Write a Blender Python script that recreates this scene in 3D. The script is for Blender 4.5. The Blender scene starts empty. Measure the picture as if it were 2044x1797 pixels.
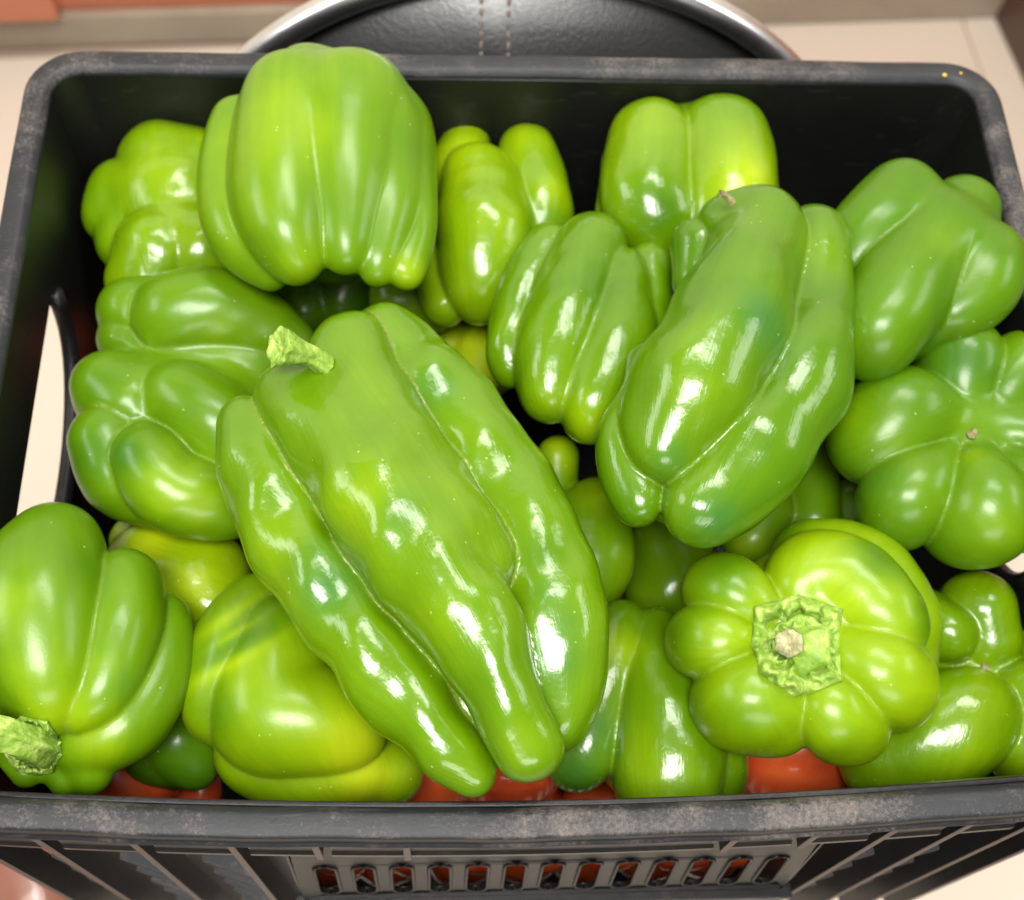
import bpy, bmesh, math, random
import numpy as np
import openvdb
from mathutils import Vector, Matrix

random.seed(4); np.random.seed(4)
scene = bpy.context.scene
COL = scene.collection
PI = math.pi

# ------------------------------------------------------------------ camera
CAM_LOC = (-0.0408007428, -0.103401273, 0.465449213)
CAM_ROT = (0.470539612, -0.0490885059, -0.0294967306)
FPX = 2569.67                                   # focal length in pixels of a 2044 px wide picture
camd = bpy.data.cameras.new('camera'); cam = bpy.data.objects.new('camera', camd); COL.objects.link(cam)
cam.location = CAM_LOC; cam.rotation_euler = CAM_ROT
camd.sensor_width = 36; camd.lens = 36 * FPX / 2044
camd.clip_start = 0.01; camd.clip_end = 50
camd.dof.use_dof = True; camd.dof.focus_distance = 0.475; camd.dof.aperture_fstop = 9.0
scene.camera = cam

# ------------------------------------------------------------------ light
world = bpy.data.worlds.new("World"); scene.world = world; world.use_nodes = True
bgn = world.node_tree.nodes['Background']
bgn.inputs['Color'].default_value = (1.0, 0.97, 0.93, 1); bgn.inputs['Strength'].default_value = 0.12

def area_light(name, loc, target, sx, sy, power, color):
    l = bpy.data.lights.new(name, 'AREA'); l.shape = 'RECTANGLE'; l.size = sx; l.size_y = sy
    l.energy = power; l.color = color
    o = bpy.data.objects.new(name, l); COL.objects.link(o); o.location = loc
    d = Vector(target) - Vector(loc); o.rotation_euler = d.to_track_quat('-Z', 'Y').to_euler()
    return o
area_light('ceiling_lamp', (-0.15, -0.42, 1.55), (0.0, 0.15, 0), 0.78, 0.54, 42, (1.0, 0.98, 0.94))
area_light('ceiling_tube', (0.35, 0.75, 1.7), (0.0, 0.15, 0), 0.9, 0.40, 17.0, (1.0, 0.97, 0.92))
area_light('chrome_fill', (-1.6, 0.40, 1.15), (0.0, 0.5, -0.3), 1.0, 0.5, 12.0, (1.0, 0.97, 0.92))  # unseen fill, added on the left to put highlights on the chrome frame
area_light('chrome_fill', (1.7, 0.40, 1.15), (0.1, 0.5, -0.3), 1.0, 0.5, 10.0, (1.0, 0.97, 0.92))  # its added counterpart on the right, also for the chrome highlights
area_light('floor_fill', (0.1, 0.95, 1.9), (0.0, 1.1, -0.76), 1.4, 0.2, 9.0, (1.0, 0.95, 0.88))  # unseen fill aimed at the far floor to brighten it
area_light('front_lamp', (0.25, -1.9, 1.0), (0.05, 0.25, -0.1), 1.3, 0.6, 20.0, (1.0, 0.96, 0.9))
scene.view_settings.view_transform = 'Standard'; scene.view_settings.look = 'None'
scene.view_settings.exposure = 0.17; scene.view_settings.gamma = 1.0

# ------------------------------------------------------------------ geometry of the view, used to place traced outlines at their own depth
def rot_m(e):
    c, s = math.cos, math.sin; a, b, g = e
    X = np.array([[1, 0, 0], [0, c(a), -s(a)], [0, s(a), c(a)]]); Y = np.array([[c(b), 0, s(b)], [0, 1, 0], [-s(b), 0, c(b)]])
    Z = np.array([[c(g), -s(g), 0], [s(g), c(g), 0], [0, 0, 1]])
    return Z @ Y @ X
RM = rot_m(CAM_ROT); CP = np.array(CAM_LOC)
def ray(px, py):
    return RM @ np.array([(px - 1022) / FPX, -(py - 898.5) / FPX, -1.0])
def hit(px, py, n, d):
    r = ray(px, py); n = np.array(n, float); return CP + r * ((d - n @ CP) / (n @ r))
def place(px, py, z0, t=0.0):
    """world point on the plane z=z0, then t millimetres nearer; and its depth"""
    r = ray(px, py); k = (z0 - CP[2]) / r[2]
    k -= t * 0.001 / np.linalg.norm(r)
    return CP + r * k, k                        # k is the depth along the optical axis
def project(P):
    q = (P - CP) @ RM
    return 1022 + FPX * q[:, 0] / -q[:, 2], 898.5 - FPX * q[:, 1] / -q[:, 2], -q[:, 2]

# ------------------------------------------------------------------ tagging helpers
def tag(o, label=None, cat=None, group=None, kind=None):
    if label: o['label'] = label
    if cat: o['category'] = cat
    if group: o['group'] = group
    if kind: o['kind'] = kind
    return o
def empty(name, loc, label=None, cat=None, group=None, kind=None):
    o = bpy.data.objects.new(name, None); COL.objects.link(o); o.location = loc; o.empty_display_size = 0.02
    return tag(o, label, cat, group, kind)
def link_mesh(name, me, mat, parent=None, smooth=True):
    if mat: me.materials.append(mat)
    if smooth:
        me.polygons.foreach_set('use_smooth', [True] * len(me.polygons))
    o = bpy.data.objects.new(name, me); COL.objects.link(o)
    if parent:
        o.parent = parent
        o.matrix_parent_inverse = Matrix.Translation(-parent.location)
    return o
def mesh_np(name, V, F):
    me = bpy.data.meshes.new(name)
    me.vertices.add(len(V)); me.vertices.foreach_set('co', np.asarray(V, np.float32).ravel())
    F = np.asarray(F, np.int32); n = F.shape[1]
    me.loops.add(F.size); me.loops.foreach_set('vertex_index', F.ravel())
    me.polygons.add(len(F)); me.polygons.foreach_set('loop_start', np.arange(0, F.size, n, dtype=np.int32))
    me.update(calc_edges=True); me.validate()
    return me
def box_mesh(name, x0, x1, y0, y1, z0, z1, bev=0.0, seg=2):
    bm = bmesh.new(); bmesh.ops.create_cube(bm, size=1)
    for v in bm.verts:
        v.co = Vector(((x0 + x1) / 2 + v.co.x * (x1 - x0), (y0 + y1) / 2 + v.co.y * (y1 - y0), (z0 + z1) / 2 + v.co.z * (z1 - z0)))
    if bev: bmesh.ops.bevel(bm, geom=bm.edges[:], offset=bev, segments=seg, affect='EDGES', profile=0.6)
    me = bpy.data.meshes.new(name); bm.to_mesh(me); bm.free(); return me
def tube_mesh(name, pts, rads, seg=20, ridge=0, ridge_a=0.0, close=False, capn=3, sy=1.0):
    """a tube through pts, rounded ends, optional length ridges"""
    pts = [Vector(p) for p in pts]; n = len(pts); V = []; rings = []
    up = Vector((0, 0, 1))
    for i, p in enumerate(pts):
        if close: t = (pts[(i + 1) % n] - pts[i - 1])
        else: t = pts[min(i + 1, n - 1)] - pts[max(i - 1, 0)]
        t.normalize(); a = t.cross(up)
        if a.length < 0.05: a = t.cross(Vector((1, 0, 0)))
        a.normalize(); b = a.cross(t)
        for k in range(seg):
            w = 2 * PI * k / seg; r = rads[i] * (1 + ridge_a * math.cos(ridge * w + 0.5 * i))
            V.append(p + a * math.cos(w) * r * sy + b * math.sin(w) * r)
    F = []
    for i in range(n if close else n - 1):
        for k in range(seg):
            j = (i + 1) % n
            F.append((i * seg + k, i * seg + (k + 1) % seg, j * seg + (k + 1) % seg, j * seg + k))
    me = bpy.data.meshes.new(name)
    if not close:
        F.append(tuple(range(seg - 1, -1, -1))); F.append(tuple((n - 1) * seg + k for k in range(seg)))
    me.from_pydata([tuple(v) for v in V], [], F); me.update(); return me
def plate_mesh(name, outer, holes, thick, bev=0.0, res=4):
    """flat plate with holes in local XY, extruded +-thick/2"""
    cu = bpy.data.curves.new(name + '_c', 'CURVE'); cu.dimensions = '2D'; cu.fill_mode = 'BOTH'
    cu.extrude = thick / 2 - bev; cu.bevel_depth = bev; cu.bevel_resolution = 2
    if bev: cu.offset = -bev
    for loop in [outer] + holes:
        sp = cu.splines.new('POLY'); sp.points.add(len(loop) - 1)
        for p, q in zip(sp.points, loop): p.co = (q[0], q[1], 0, 1)
        sp.use_cyclic_u = True
    o = bpy.data.objects.new('tmp', cu); COL.objects.link(o)
    dg = bpy.context.evaluated_depsgraph_get(); me = bpy.data.meshes.new_from_object(o.evaluated_get(dg))
    bpy.data.objects.remove(o); me.name = name; me.materials.clear(); return me
def rrect(x0, x1, y0, y1, r, n=6):
    out = []
    for cx, cy, a0 in ((x1 - r, y0 + r, -90), (x1 - r, y1 - r, 0), (x0 + r, y1 - r, 90), (x0 + r, y0 + r, 180)):
        for i in range(n + 1):
            a = math.radians(a0 + 90 * i / n); out.append((cx + r * math.cos(a), cy + r * math.sin(a)))
    return out

# ------------------------------------------------------------------ materials
def new_mat(name):
    m = bpy.data.materials.new(name); m.use_nodes = True; nt = m.node_tree
    b = nt.nodes['Principled BSDF']; return m, nt, b
def N(nt, typ, **kw):
    n = nt.nodes.new(typ)
    for k, v in kw.items():
        if k in n.inputs: n.inputs[k].default_value = v
        else: setattr(n, k, v)
    return n
def L(nt, a, b): nt.links.new(a, b)
def ramp(nt, fac, stops):
    r = nt.nodes.new('ShaderNodeValToRGB'); L(nt, fac, r.inputs['Fac'])
    el = r.color_ramp.elements
    while len(el) < len(stops): el.new(0.5)
    for e, (p, c) in zip(el, stops): e.position = p; e.color = c if len(c) == 4 else (*c, 1)
    return r.outputs['Color']
def mathn(nt, op, a, b=None, clamp=False):
    n = nt.nodes.new('ShaderNodeMath'); n.operation = op; n.use_clamp = clamp
    for i, x in enumerate((a, b)):
        if x is None: continue
        if isinstance(x, (int, float)): n.inputs[i].default_value = x
        else: L(nt, x, n.inputs[i])
    return n.outputs[0]
def mixc(nt, fac, a, b, mode='MIX'):
    n = nt.nodes.new('ShaderNodeMix'); n.data_type = 'RGBA'; n.blend_type = mode
    for s, x in ((n.inputs[0], fac), (n.inputs[6], a), (n.inputs[7], b)):
        if isinstance(x, (int, float)): s.default_value = x
        elif isinstance(x, tuple): s.default_value = (*x, 1) if len(x) == 3 else x
        else: L(nt, x, s)
    return n.outputs[2]

def pepper_material(name, gloss=0.0, wrinkle=0.0):
    m, nt, b = new_mat(name)
    geo = N(nt, 'ShaderNodeNewGeometry'); pos = geo.outputs['Position']
    tint = N(nt, 'ShaderNodeAttribute', attribute_name='tint').outputs['Fac']
    teal = N(nt, 'ShaderNodeAttribute', attribute_name='teal').outputs['Fac']
    uvw = N(nt, 'ShaderNodeAttribute', attribute_name='skin').outputs['Vector']
    n1 = N(nt, 'ShaderNodeTexNoise', Scale=26.0, Detail=4.0, Roughness=0.55); L(nt, pos, n1.inputs['Vector'])
    n2 = N(nt, 'ShaderNodeTexNoise', Scale=9.0, Detail=2.0, Roughness=0.5); L(nt, pos, n2.inputs['Vector'])
    st = N(nt, 'ShaderNodeTexNoise', Scale=1.0, Detail=3.0, Roughness=0.6); L(nt, uvw, st.inputs['Vector'])
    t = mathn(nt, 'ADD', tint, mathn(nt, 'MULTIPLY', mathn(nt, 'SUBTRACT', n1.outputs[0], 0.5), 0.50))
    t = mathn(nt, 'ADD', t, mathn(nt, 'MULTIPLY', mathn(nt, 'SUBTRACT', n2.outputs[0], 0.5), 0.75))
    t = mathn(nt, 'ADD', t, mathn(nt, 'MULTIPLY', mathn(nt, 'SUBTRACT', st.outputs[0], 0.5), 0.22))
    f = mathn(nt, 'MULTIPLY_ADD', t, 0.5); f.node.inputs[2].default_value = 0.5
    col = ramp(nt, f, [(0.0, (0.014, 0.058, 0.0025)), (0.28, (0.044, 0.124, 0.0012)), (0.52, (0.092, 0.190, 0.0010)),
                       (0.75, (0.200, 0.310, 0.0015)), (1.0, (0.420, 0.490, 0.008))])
    col = mixc(nt, mathn(nt, 'MULTIPLY', teal, 0.85, True), col, (0.028, 0.125, 0.026))
    # pale specks and fine pores of the skin
    vo = N(nt, 'ShaderNodeTexVoronoi', Scale=230.0); L(nt, pos, vo.inputs['Vector'])
    sel = mathn(nt, 'GREATER_THAN', N_sep(nt, vo.outputs['Color']), 0.86)
    dot = mathn(nt, 'MULTIPLY', sel, mathn(nt, 'LESS_THAN', vo.outputs['Distance'], 0.11))
    n3 = N(nt, 'ShaderNodeTexNoise', Scale=14.0, Detail=2.0); L(nt, pos, n3.inputs['Vector'])
    dot = mathn(nt, 'MULTIPLY', dot, mathn(nt, 'GREATER_THAN', n3.outputs[0], 0.44))
    col = mixc(nt, mathn(nt, 'MULTIPLY', dot, 0.25), col, (0.62, 0.62, 0.36))
    # dust gathered in the creases
    crease = N(nt, 'ShaderNodeAttribute', attribute_name='crease').outputs['Fac']
    n4 = N(nt, 'ShaderNodeTexNoise', Scale=700.0, Detail=3.0); L(nt, pos, n4.inputs['Vector'])
    dust = mathn(nt, 'MULTIPLY', crease, mathn(nt, 'GREATER_THAN', n4.outputs[0], 0.50), True)
    col = mixc(nt, mathn(nt, 'MULTIPLY', dust, 0.55), col, (0.26, 0.19, 0.10))
    L(nt, col, b.inputs['Base Color'])
    rr = N(nt, 'ShaderNodeTexNoise', Scale=60.0, Detail=3.0); L(nt, pos, rr.inputs['Vector'])
    ro = mathn(nt, 'MULTIPLY_ADD', rr.outputs[0], 0.22); ro.node.inputs[2].default_value = 0.29 - 0.08 * gloss
    ro = mathn(nt, 'ADD', ro, mathn(nt, 'MULTIPLY', crease, 0.35))
    L(nt, ro, b.inputs['Roughness'])
    cw = mathn(nt, 'MULTIPLY', mathn(nt, 'SUBTRACT', 1.0, mathn(nt, 'MULTIPLY', crease, 0.9)), 0.42 + 0.50 * gloss); L(nt, cw, b.inputs['Coat Weight'])
    b.inputs['IOR'].default_value = 1.45; b.inputs['Specular IOR Level'].default_value = 0.16 - 0.08 * gloss
    b.inputs['Coat Weight'].default_value = 0.42 + 0.50 * gloss; b.inputs['Coat Roughness'].default_value = 0.25 - 0.07 * gloss
    b.inputs['Subsurface Weight'].default_value = 0.0; b.inputs['Subsurface Radius'].default_value = (0.5, 1.0, 0.1)
    b.inputs['Subsurface Scale'].default_value = 0.004
    bn = N(nt, 'ShaderNodeTexNoise', Scale=95.0, Detail=3.0, Roughness=0.5); L(nt, pos, bn.inputs['Vector'])
    bs = N(nt, 'ShaderNodeTexNoise', Scale=1.0, Detail=4.0, Roughness=0.65); L(nt, uvw, bs.inputs['Vector'])
    h = mathn(nt, 'ADD', mathn(nt, 'MULTIPLY', bn.outputs[0], 0.18 + 1.1 * wrinkle), mathn(nt, 'MULTIPLY', bs.outputs[0], 0.12 + 0.5 * wrinkle))
    mi = N(nt, 'ShaderNodeTexNoise', Scale=900.0, Detail=2.0); L(nt, pos, mi.inputs['Vector'])
    h = mathn(nt, 'ADD', h, mathn(nt, 'MULTIPLY', mi.outputs[0], 0.05))
    bp = N(nt, 'ShaderNodeBump', Strength=0.5, Distance=0.0011); L(nt, h, bp.inputs['Height'])
    L(nt, bp.outputs[0], b.inputs['Normal']); L(nt, bp.outputs[0], b.inputs['Coat Normal'])
    return m
def N_sep(nt, c):
    s = nt.nodes.new('ShaderNodeSeparateColor'); L(nt, c, s.inputs[0]); return s.outputs[0]

def stem_material(name, a=(0.22, 0.36, 0.045), c=(0.44, 0.56, 0.14), dark=(0.12, 0.22, 0.02)):
    m, nt, b = new_mat(name)
    geo = N(nt, 'ShaderNodeNewGeometry'); pos = geo.outputs['Position']
    n1 = N(nt, 'ShaderNodeTexNoise', Scale=150.0, Detail=4.0, Roughness=0.6); L(nt, pos, n1.inputs['Vector'])
    col = ramp(nt, n1.outputs[0], [(0.3, dark), (0.5, a), (0.68, c)])
    L(nt, col, b.inputs['Base Color']); b.inputs['Roughness'].default_value = 0.5
    n2 = N(nt, 'ShaderNodeTexNoise', Scale=420.0, Detail=4.0); L(nt, pos, n2.inputs['Vector'])
    bp = N(nt, 'ShaderNodeBump', Strength=0.8, Distance=0.001); L(nt, n2.outputs[0], bp.inputs['Height']); L(nt, bp.outputs[0], b.inputs['Normal'])
    return m

def plastic_material(name, dusty=0.0, base=(0.012, 0.012, 0.013), rough=0.33):
    m, nt, b = new_mat(name)
    geo = N(nt, 'ShaderNodeNewGeometry'); pos = geo.outputs['Position']
    n1 = N(nt, 'ShaderNodeTexNoise', Scale=55.0, Detail=5.0, Roughness=0.7); L(nt, pos, n1.inputs['Vector'])
    n2 = N(nt, 'ShaderNodeTexNoise', Scale=620.0, Detail=5.0, Roughness=0.8); L(nt, pos, n2.inputs['Vector'])
    n3 = N(nt, 'ShaderNodeTexNoise', Scale=16.0, Detail=3.0, Roughness=0.5); L(nt, pos, n3.inputs['Vector'])
    sc = N(nt, 'ShaderNodeMapping'); sc.inputs['Scale'].default_value = (60, 900, 200); sc.inputs['Rotation'].default_value = (0, 0, 0.9); L(nt, pos, sc.inputs['Vector'])
    n4 = N(nt, 'ShaderNodeTexNoise', Scale=1.0, Detail=2.0); L(nt, sc.outputs[0], n4.inputs['Vector'])
    sepn = N(nt, 'ShaderNodeSeparateXYZ'); L(nt, geo.outputs['Normal'], sepn.inputs[0])
    up = mathn(nt, 'MULTIPLY_ADD', sepn.outputs[2], 1.0, True); up.node.inputs[2].default_value = 0.05
    d = mathn(nt, 'ADD', mathn(nt, 'MULTIPLY', n1.outputs[0], 0.8), mathn(nt, 'MULTIPLY', n2.outputs[0], 0.9))
    d = mathn(nt, 'ADD', d, mathn(nt, 'MULTIPLY', n3.outputs[0], 0.9))
    mr = N(nt, 'ShaderNodeMapRange'); mr.inputs[1].default_value = 1.30; mr.inputs[2].default_value = 1.78; L(nt, d, mr.inputs[0])
    fac = mathn(nt, 'MULTIPLY', mathn(nt, 'MULTIPLY', mr.outputs[0], up, True), dusty, True)
    dcol = mixc(nt, n2.outputs[0], (0.055, 0.048, 0.046), (0.29, 0.235, 0.20))
    basec = mixc(nt, mathn(nt, 'MULTIPLY', mathn(nt, 'GREATER_THAN', n4.outputs[0], 0.66), 0.05 * dusty + 0.02), (base[0], base[1], base[2]), (0.20, 0.20, 0.21))
    basec = mixc(nt, mathn(nt, 'MULTIPLY', n1.outputs[0], 0.22 * dusty), basec, (0.06, 0.06, 0.068))
    col = mixc(nt, fac, basec, dcol)
    L(nt, col, b.inputs['Base Color'])
    ro = mathn(nt, 'ADD', mathn(nt, 'MULTIPLY', fac, 0.3), mathn(nt, 'MULTIPLY_ADD', n2.outputs[0], 0.18)); 
    ro.node.inputs[1].links[0].from_node.inputs[2].default_value = rough - 0.06
    L(nt, ro, b.inputs['Roughness']); b.inputs['IOR'].default_value = 1.5; b.inputs['Specular IOR Level'].default_value = 0.36 if dusty > 0.5 else 0.24
    bp = N(nt, 'ShaderNodeBump', Strength=0.35, Distance=0.0008)
    hh = mathn(nt, 'ADD', mathn(nt, 'MULTIPLY', n2.outputs[0], 0.4 + dusty * 0.6), mathn(nt, 'MULTIPLY', n1.outputs[0], 0.5)); L(nt, hh, bp.inputs['Height'])
    L(nt, bp.outputs[0], b.inputs['Normal'])
    return m

def simple_mat(name, col, rough=0.5, metal=0.0, noise=0.0, nscale=20, bump=0.0, coat=0.0, col2=None):
    m, nt, b = new_mat(name)
    geo = N(nt, 'ShaderNodeNewGeometry')
    n1 = N(nt, 'ShaderNodeTexNoise', Scale=float(nscale), Detail=5.0, Roughness=0.6); L(nt, geo.outputs['Position'], n1.inputs['Vector'])
    c2 = col2 or tuple(c * 0.7 for c in col)
    mr = N(nt, 'ShaderNodeMapRange'); mr.inputs[1].default_value = 0.35; mr.inputs[2].default_value = 0.65; L(nt, n1.outputs[0], mr.inputs[0])
    L(nt, mixc(nt, mathn(nt, 'MULTIPLY', mr.outputs[0], noise), col, c2), b.inputs['Base Color'])
    b.inputs['Roughness'].default_value = rough; b.inputs['Metallic'].default_value = metal; b.inputs['Coat Weight'].default_value = coat
    if bump:
        bp = N(nt, 'ShaderNodeBump', Strength=0.4, Distance=bump); L(nt, n1.outputs[0], bp.inputs['Height']); L(nt, bp.outputs[0], b.inputs['Normal'])
    return m

M_SMOOTH = pepper_material('pepper_skin', 0.1, 0.0)
M_GLOSSY = pepper_material('pepper_skin_glossy', 1.0, 0.55)
M_STEM = stem_material('fresh_stem'); M_CUT = stem_material('cut_stem_end', (0.24, 0.23, 0.10), (0.46, 0.42, 0.22), (0.06, 0.055, 0.03))
M_DRY = stem_material('dry_stem', (0.16, 0.15, 0.05), (0.30, 0.27, 0.12), (0.05, 0.04, 0.02))
M_WALL = plastic_material('black_crate_plastic', 0.12, (0.007, 0.0075, 0.006), 0.30)
M_RIM = plastic_material('dusty_crate_rim', 1.0, (0.008, 0.009, 0.011), 0.36)
M_RIB = plastic_material('worn_crate_plastic', 0.18, (0.006, 0.0055, 0.0055), 0.30)
M_EDGE = simple_mat('scuffed_rib_edge', (0.085, 0.045, 0.035), 0.5, 0, 0.8, 150, 0.0006, 0, (0.05, 0.04, 0.035))
M_CHROME = simple_mat('chrome', (0.82, 0.82, 0.84), 0.30, 1.0, 0.3, 120, 0.0)
M_VINYL = simple_mat('black_vinyl', (0.008, 0.008, 0.009), 0.36, 0, 0.4, 420, 0.0009, 0.3)
M_VINYL.node_tree.nodes['Principled BSDF'].inputs['Specular IOR Level'].default_value = 0.9
M_VINYL.node_tree.nodes['Principled BSDF'].inputs['Coat Roughness'].default_value = 0.42
M_VINYL.node_tree.nodes['Principled BSDF'].inputs['Coat Weight'].default_value = 1.0
M_THREAD = simple_mat('stitch_thread', (0.20, 0.16, 0.13), 0.7)
M_TOM = simple_mat('tomato_skin', (0.50, 0.050, 0.014), 0.22, 0, 0.6, 40, 0.0004, 0.4, (0.66, 0.13, 0.03))
M_TILE = simple_mat('cream_floor_tile', (0.58, 0.50, 0.41), 0.32, 0, 0.25, 3, 0.0, 0.1, (0.62, 0.54, 0.45))
M_GROUT = simple_mat('grout', (0.36, 0.27, 0.20), 0.8)
M_TERRA = simple_mat('terracotta_paint', (0.50, 0.17, 0.085), 0.5, 0, 0.3, 8, 0.0, 0.1)
M_CREAM = simple_mat('cream_wall_paint', (0.72, 0.66, 0.56), 0.6)
M_SKIRT = simple_mat('greige_skirting', (0.34, 0.28, 0.21), 0.4, 0, 0.6, 9, 0.0, 0.1, (0.25, 0.20, 0.15))
M_WOOD = simple_mat('dark_brown_wood', (0.075, 0.035, 0.022), 0.4, 0, 0.6, 25, 0.0005)
M_WOOD2 = simple_mat('reddish_wood', (0.30, 0.11, 0.07), 0.4, 0, 0.5, 25, 0.0)
M_STOOL = simple_mat('reddish_brown_plastic', (0.26, 0.105, 0.070), 0.22, 0, 0.3, 20, 0.0, 0.5)
M_CRUMB = simple_mat('yellow_crumb', (0.65, 0.45, 0.08), 0.6)

# ------------------------------------------------------------------ the pepper builder: a smooth union of tapering lobes
def catmull(P, n):
    P = np.asarray(P, float)
    if len(P) == 1: return np.vstack([P, P + 1e-4])
    if len(P) == 2: return P
    E = np.vstack([2 * P[0] - P[1], P, 2 * P[-1] - P[-2]]); out = []
    for i in range(1, len(E) - 2):
        a, b, c, d = E[i - 1:i + 3]
        for j in range(n):
            t = j / n
            out.append(0.5 * (2 * b + (c - a) * t + (2 * a - 5 * b + 4 * c - d) * t * t + (3 * b - a - 3 * c + d) * t ** 3))
    out.append(E[-2]); return np.array(out)
class Body:
    def __init__(s, z0, lobes, k, seed):
        s.z0 = z0; s.k = k; s.A = []; s.B = []; s.ra = []; s.rb = []; s.idx = []
        s.groove = 0.0009; flat = []; s.grp = []
        for gi, lb in enumerate(lobes):
            for q in (lb if isinstance(lb[0], list) else [lb]): flat.append(q); s.grp.append(gi)
        s.grp = np.array(s.grp); lobes = flat
        for li, lb in enumerate(lobes):
            Q = []
            for nd in lb:
                p, d = place(nd[0], nd[1], z0, nd[3] if len(nd) > 3 else 0)
                Q.append([*p, nd[2] * d / FPX])
            Q = catmull(Q, 6)
            for a, b in zip(Q[:-1], Q[1:]):
                s.A.append(a[:3]); s.B.append(b[:3]); s.ra.append(a[3]); s.rb.append(b[3]); s.idx.append(li)
        s.A = np.array(s.A, np.float32); s.B = np.array(s.B, np.float32)
        s.ra = np.array(s.ra, np.float32); s.rb = np.array(s.rb, np.float32); s.idx = np.array(s.idx); s.nl = len(lobes)
        s.off = [int((s.idx < i).sum()) for i in range(s.nl + 1)]
        # a chain of overlapping balls swells a little under the soft minimum: take that back
        s.bias = []
        for i in range(s.nl):
            a, b = s.off[i], s.off[i + 1]; ln = np.linalg.norm(s.B[a:b] - s.A[a:b], axis=1).mean(); rr = s.ra[a:b].mean()
            s.bias.append(0.0009 * math.log(1 + min(b - a, 2.2 * math.sqrt(2 * 0.0009 * rr) / max(ln, 1e-4))) * 0.8)
        core = [max(nd[3] if len(nd) > 3 else 0 for nd in lb) <= -9 for lb in lobes]
        s.notcore = np.array([not all(c for c, g in zip(core, s.grp) if g == q) for q in range(s.grp[-1] + 1)])
        s.AB = s.B - s.A; s.L2 = (s.AB ** 2).sum(1); s.c0 = (s.A * s.AB).sum(1); s.A2 = (s.A ** 2).sum(1)
        k_ = np.clip((s.rb - s.ra) / np.sqrt(s.L2), -0.9, 0.9); s.kk = (k_ / np.sqrt(1 - k_ * k_) / np.sqrt(s.L2)).astype(np.float32)
        s.tmax = float(np.linalg.norm(s.A - CP.astype(np.float32), axis=1).mean()) + 0.002
        rs = np.random.RandomState(seed); s.W = rs.normal(size=(7, 3)) * np.array([[38], [45], [60], [80], [105], [150], [190]]); s.ph = rs.rand(7) * 6.28
        s.W = s.W.astype(np.float32); s.wa = np.array([6, 6, 4.5, 3.6, 3.2, 2.2, 1.5], np.float32) * 1e-4
    def sd(s, p, both=False, grad=False):
        q = p @ s.AB.T - s.c0; h = q / s.L2
        pa2 = (p ** 2).sum(1)[:, None] - 2 * (p @ s.A.T) + s.A2
        h = np.clip(h + np.sqrt(np.maximum(pa2 - h * q, 0)) * s.kk, 0, 1)      # exact for tapering pieces
        d2 = pa2 - 2 * h * q + h * h * s.L2
        D = np.sqrt(np.maximum(d2, 1e-12)) - (s.ra + (s.rb - s.ra) * h)
        G = []
        for i in range(s.nl):
            q = D[:, s.off[i]:s.off[i + 1]]; m = q.min(1)
            G.append(m - 0.0009 * np.log(np.exp((m[:, None] - q) / 0.0009).sum(1)) + s.bias[i])
        G = np.stack(G, 1)
        k = s.k
        if s.grp[-1] + 1 < s.nl:
            H = []
            for g in range(s.grp[-1] + 1):
                q = G[:, s.grp == g]
                if q.shape[1] > 1:
                    m = q.min(1); kk = 0.0045; q = (m - kk * np.log(np.exp(-(q - m[:, None]) / kk).sum(1)))[:, None]
                H.append(q)
            G = np.concatenate(H, 1)
        m = G.min(1)
        # exponential smooth minimum
        r = m - k * 0.30 * np.log(np.exp(-(G - m[:, None]) / (k * 0.30)).sum(1))
        Gx = G[:, s.notcore]
        if s.groove and Gx.shape[1] > 1:
            g2 = np.partition(Gx, 1, axis=1)[:, 1] - m
            r = r + s.groove * np.exp(-(g2 / 0.0030) ** 1.5)
        r = r + (np.sin(p @ s.W.T + s.ph) * s.wa).sum(1)
        # the pepper is pressed flat where it leans on the crate's walls, and may lean over the rim
        free = np.maximum(p[:, 2] + 0.006, 0) * 4 + 0.002
        W4 = np.stack([p[:, 0] - 0.2185 - 0.04 * p[:, 2] - free, -p[:, 0] - 0.2185 - 0.04 * p[:, 2] - free, p[:, 1] - 0.3325 - 0.04 * p[:, 2] - free,
                       -0.0085 * (1 - (p[:, 0] / 0.22) ** 2) + 0.0045 - p[:, 1] - free], 1)
        wj = W4.argmax(1); wm = W4.max(1); hitw = wm > r; r = np.where(hitw, wm, r)
        if grad:
            j = D.argmin(1); n = p - (s.A[j] + s.AB[j] * h[np.arange(len(p)), j][:, None])
            n = n / np.maximum(np.linalg.norm(n, axis=1), 1e-6)[:, None]
            n[hitw] = np.array([[1, 0, 0], [-1, 0, 0], [0, 1, 0], [0, -1, 0]], np.float32)[wj[hitw]]
            return r, n
        if both:
            return r, (np.partition(Gx, 1, axis=1)[:, 1] - m) if Gx.shape[1] > 1 else r * 0 + 1
        return r
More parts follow.
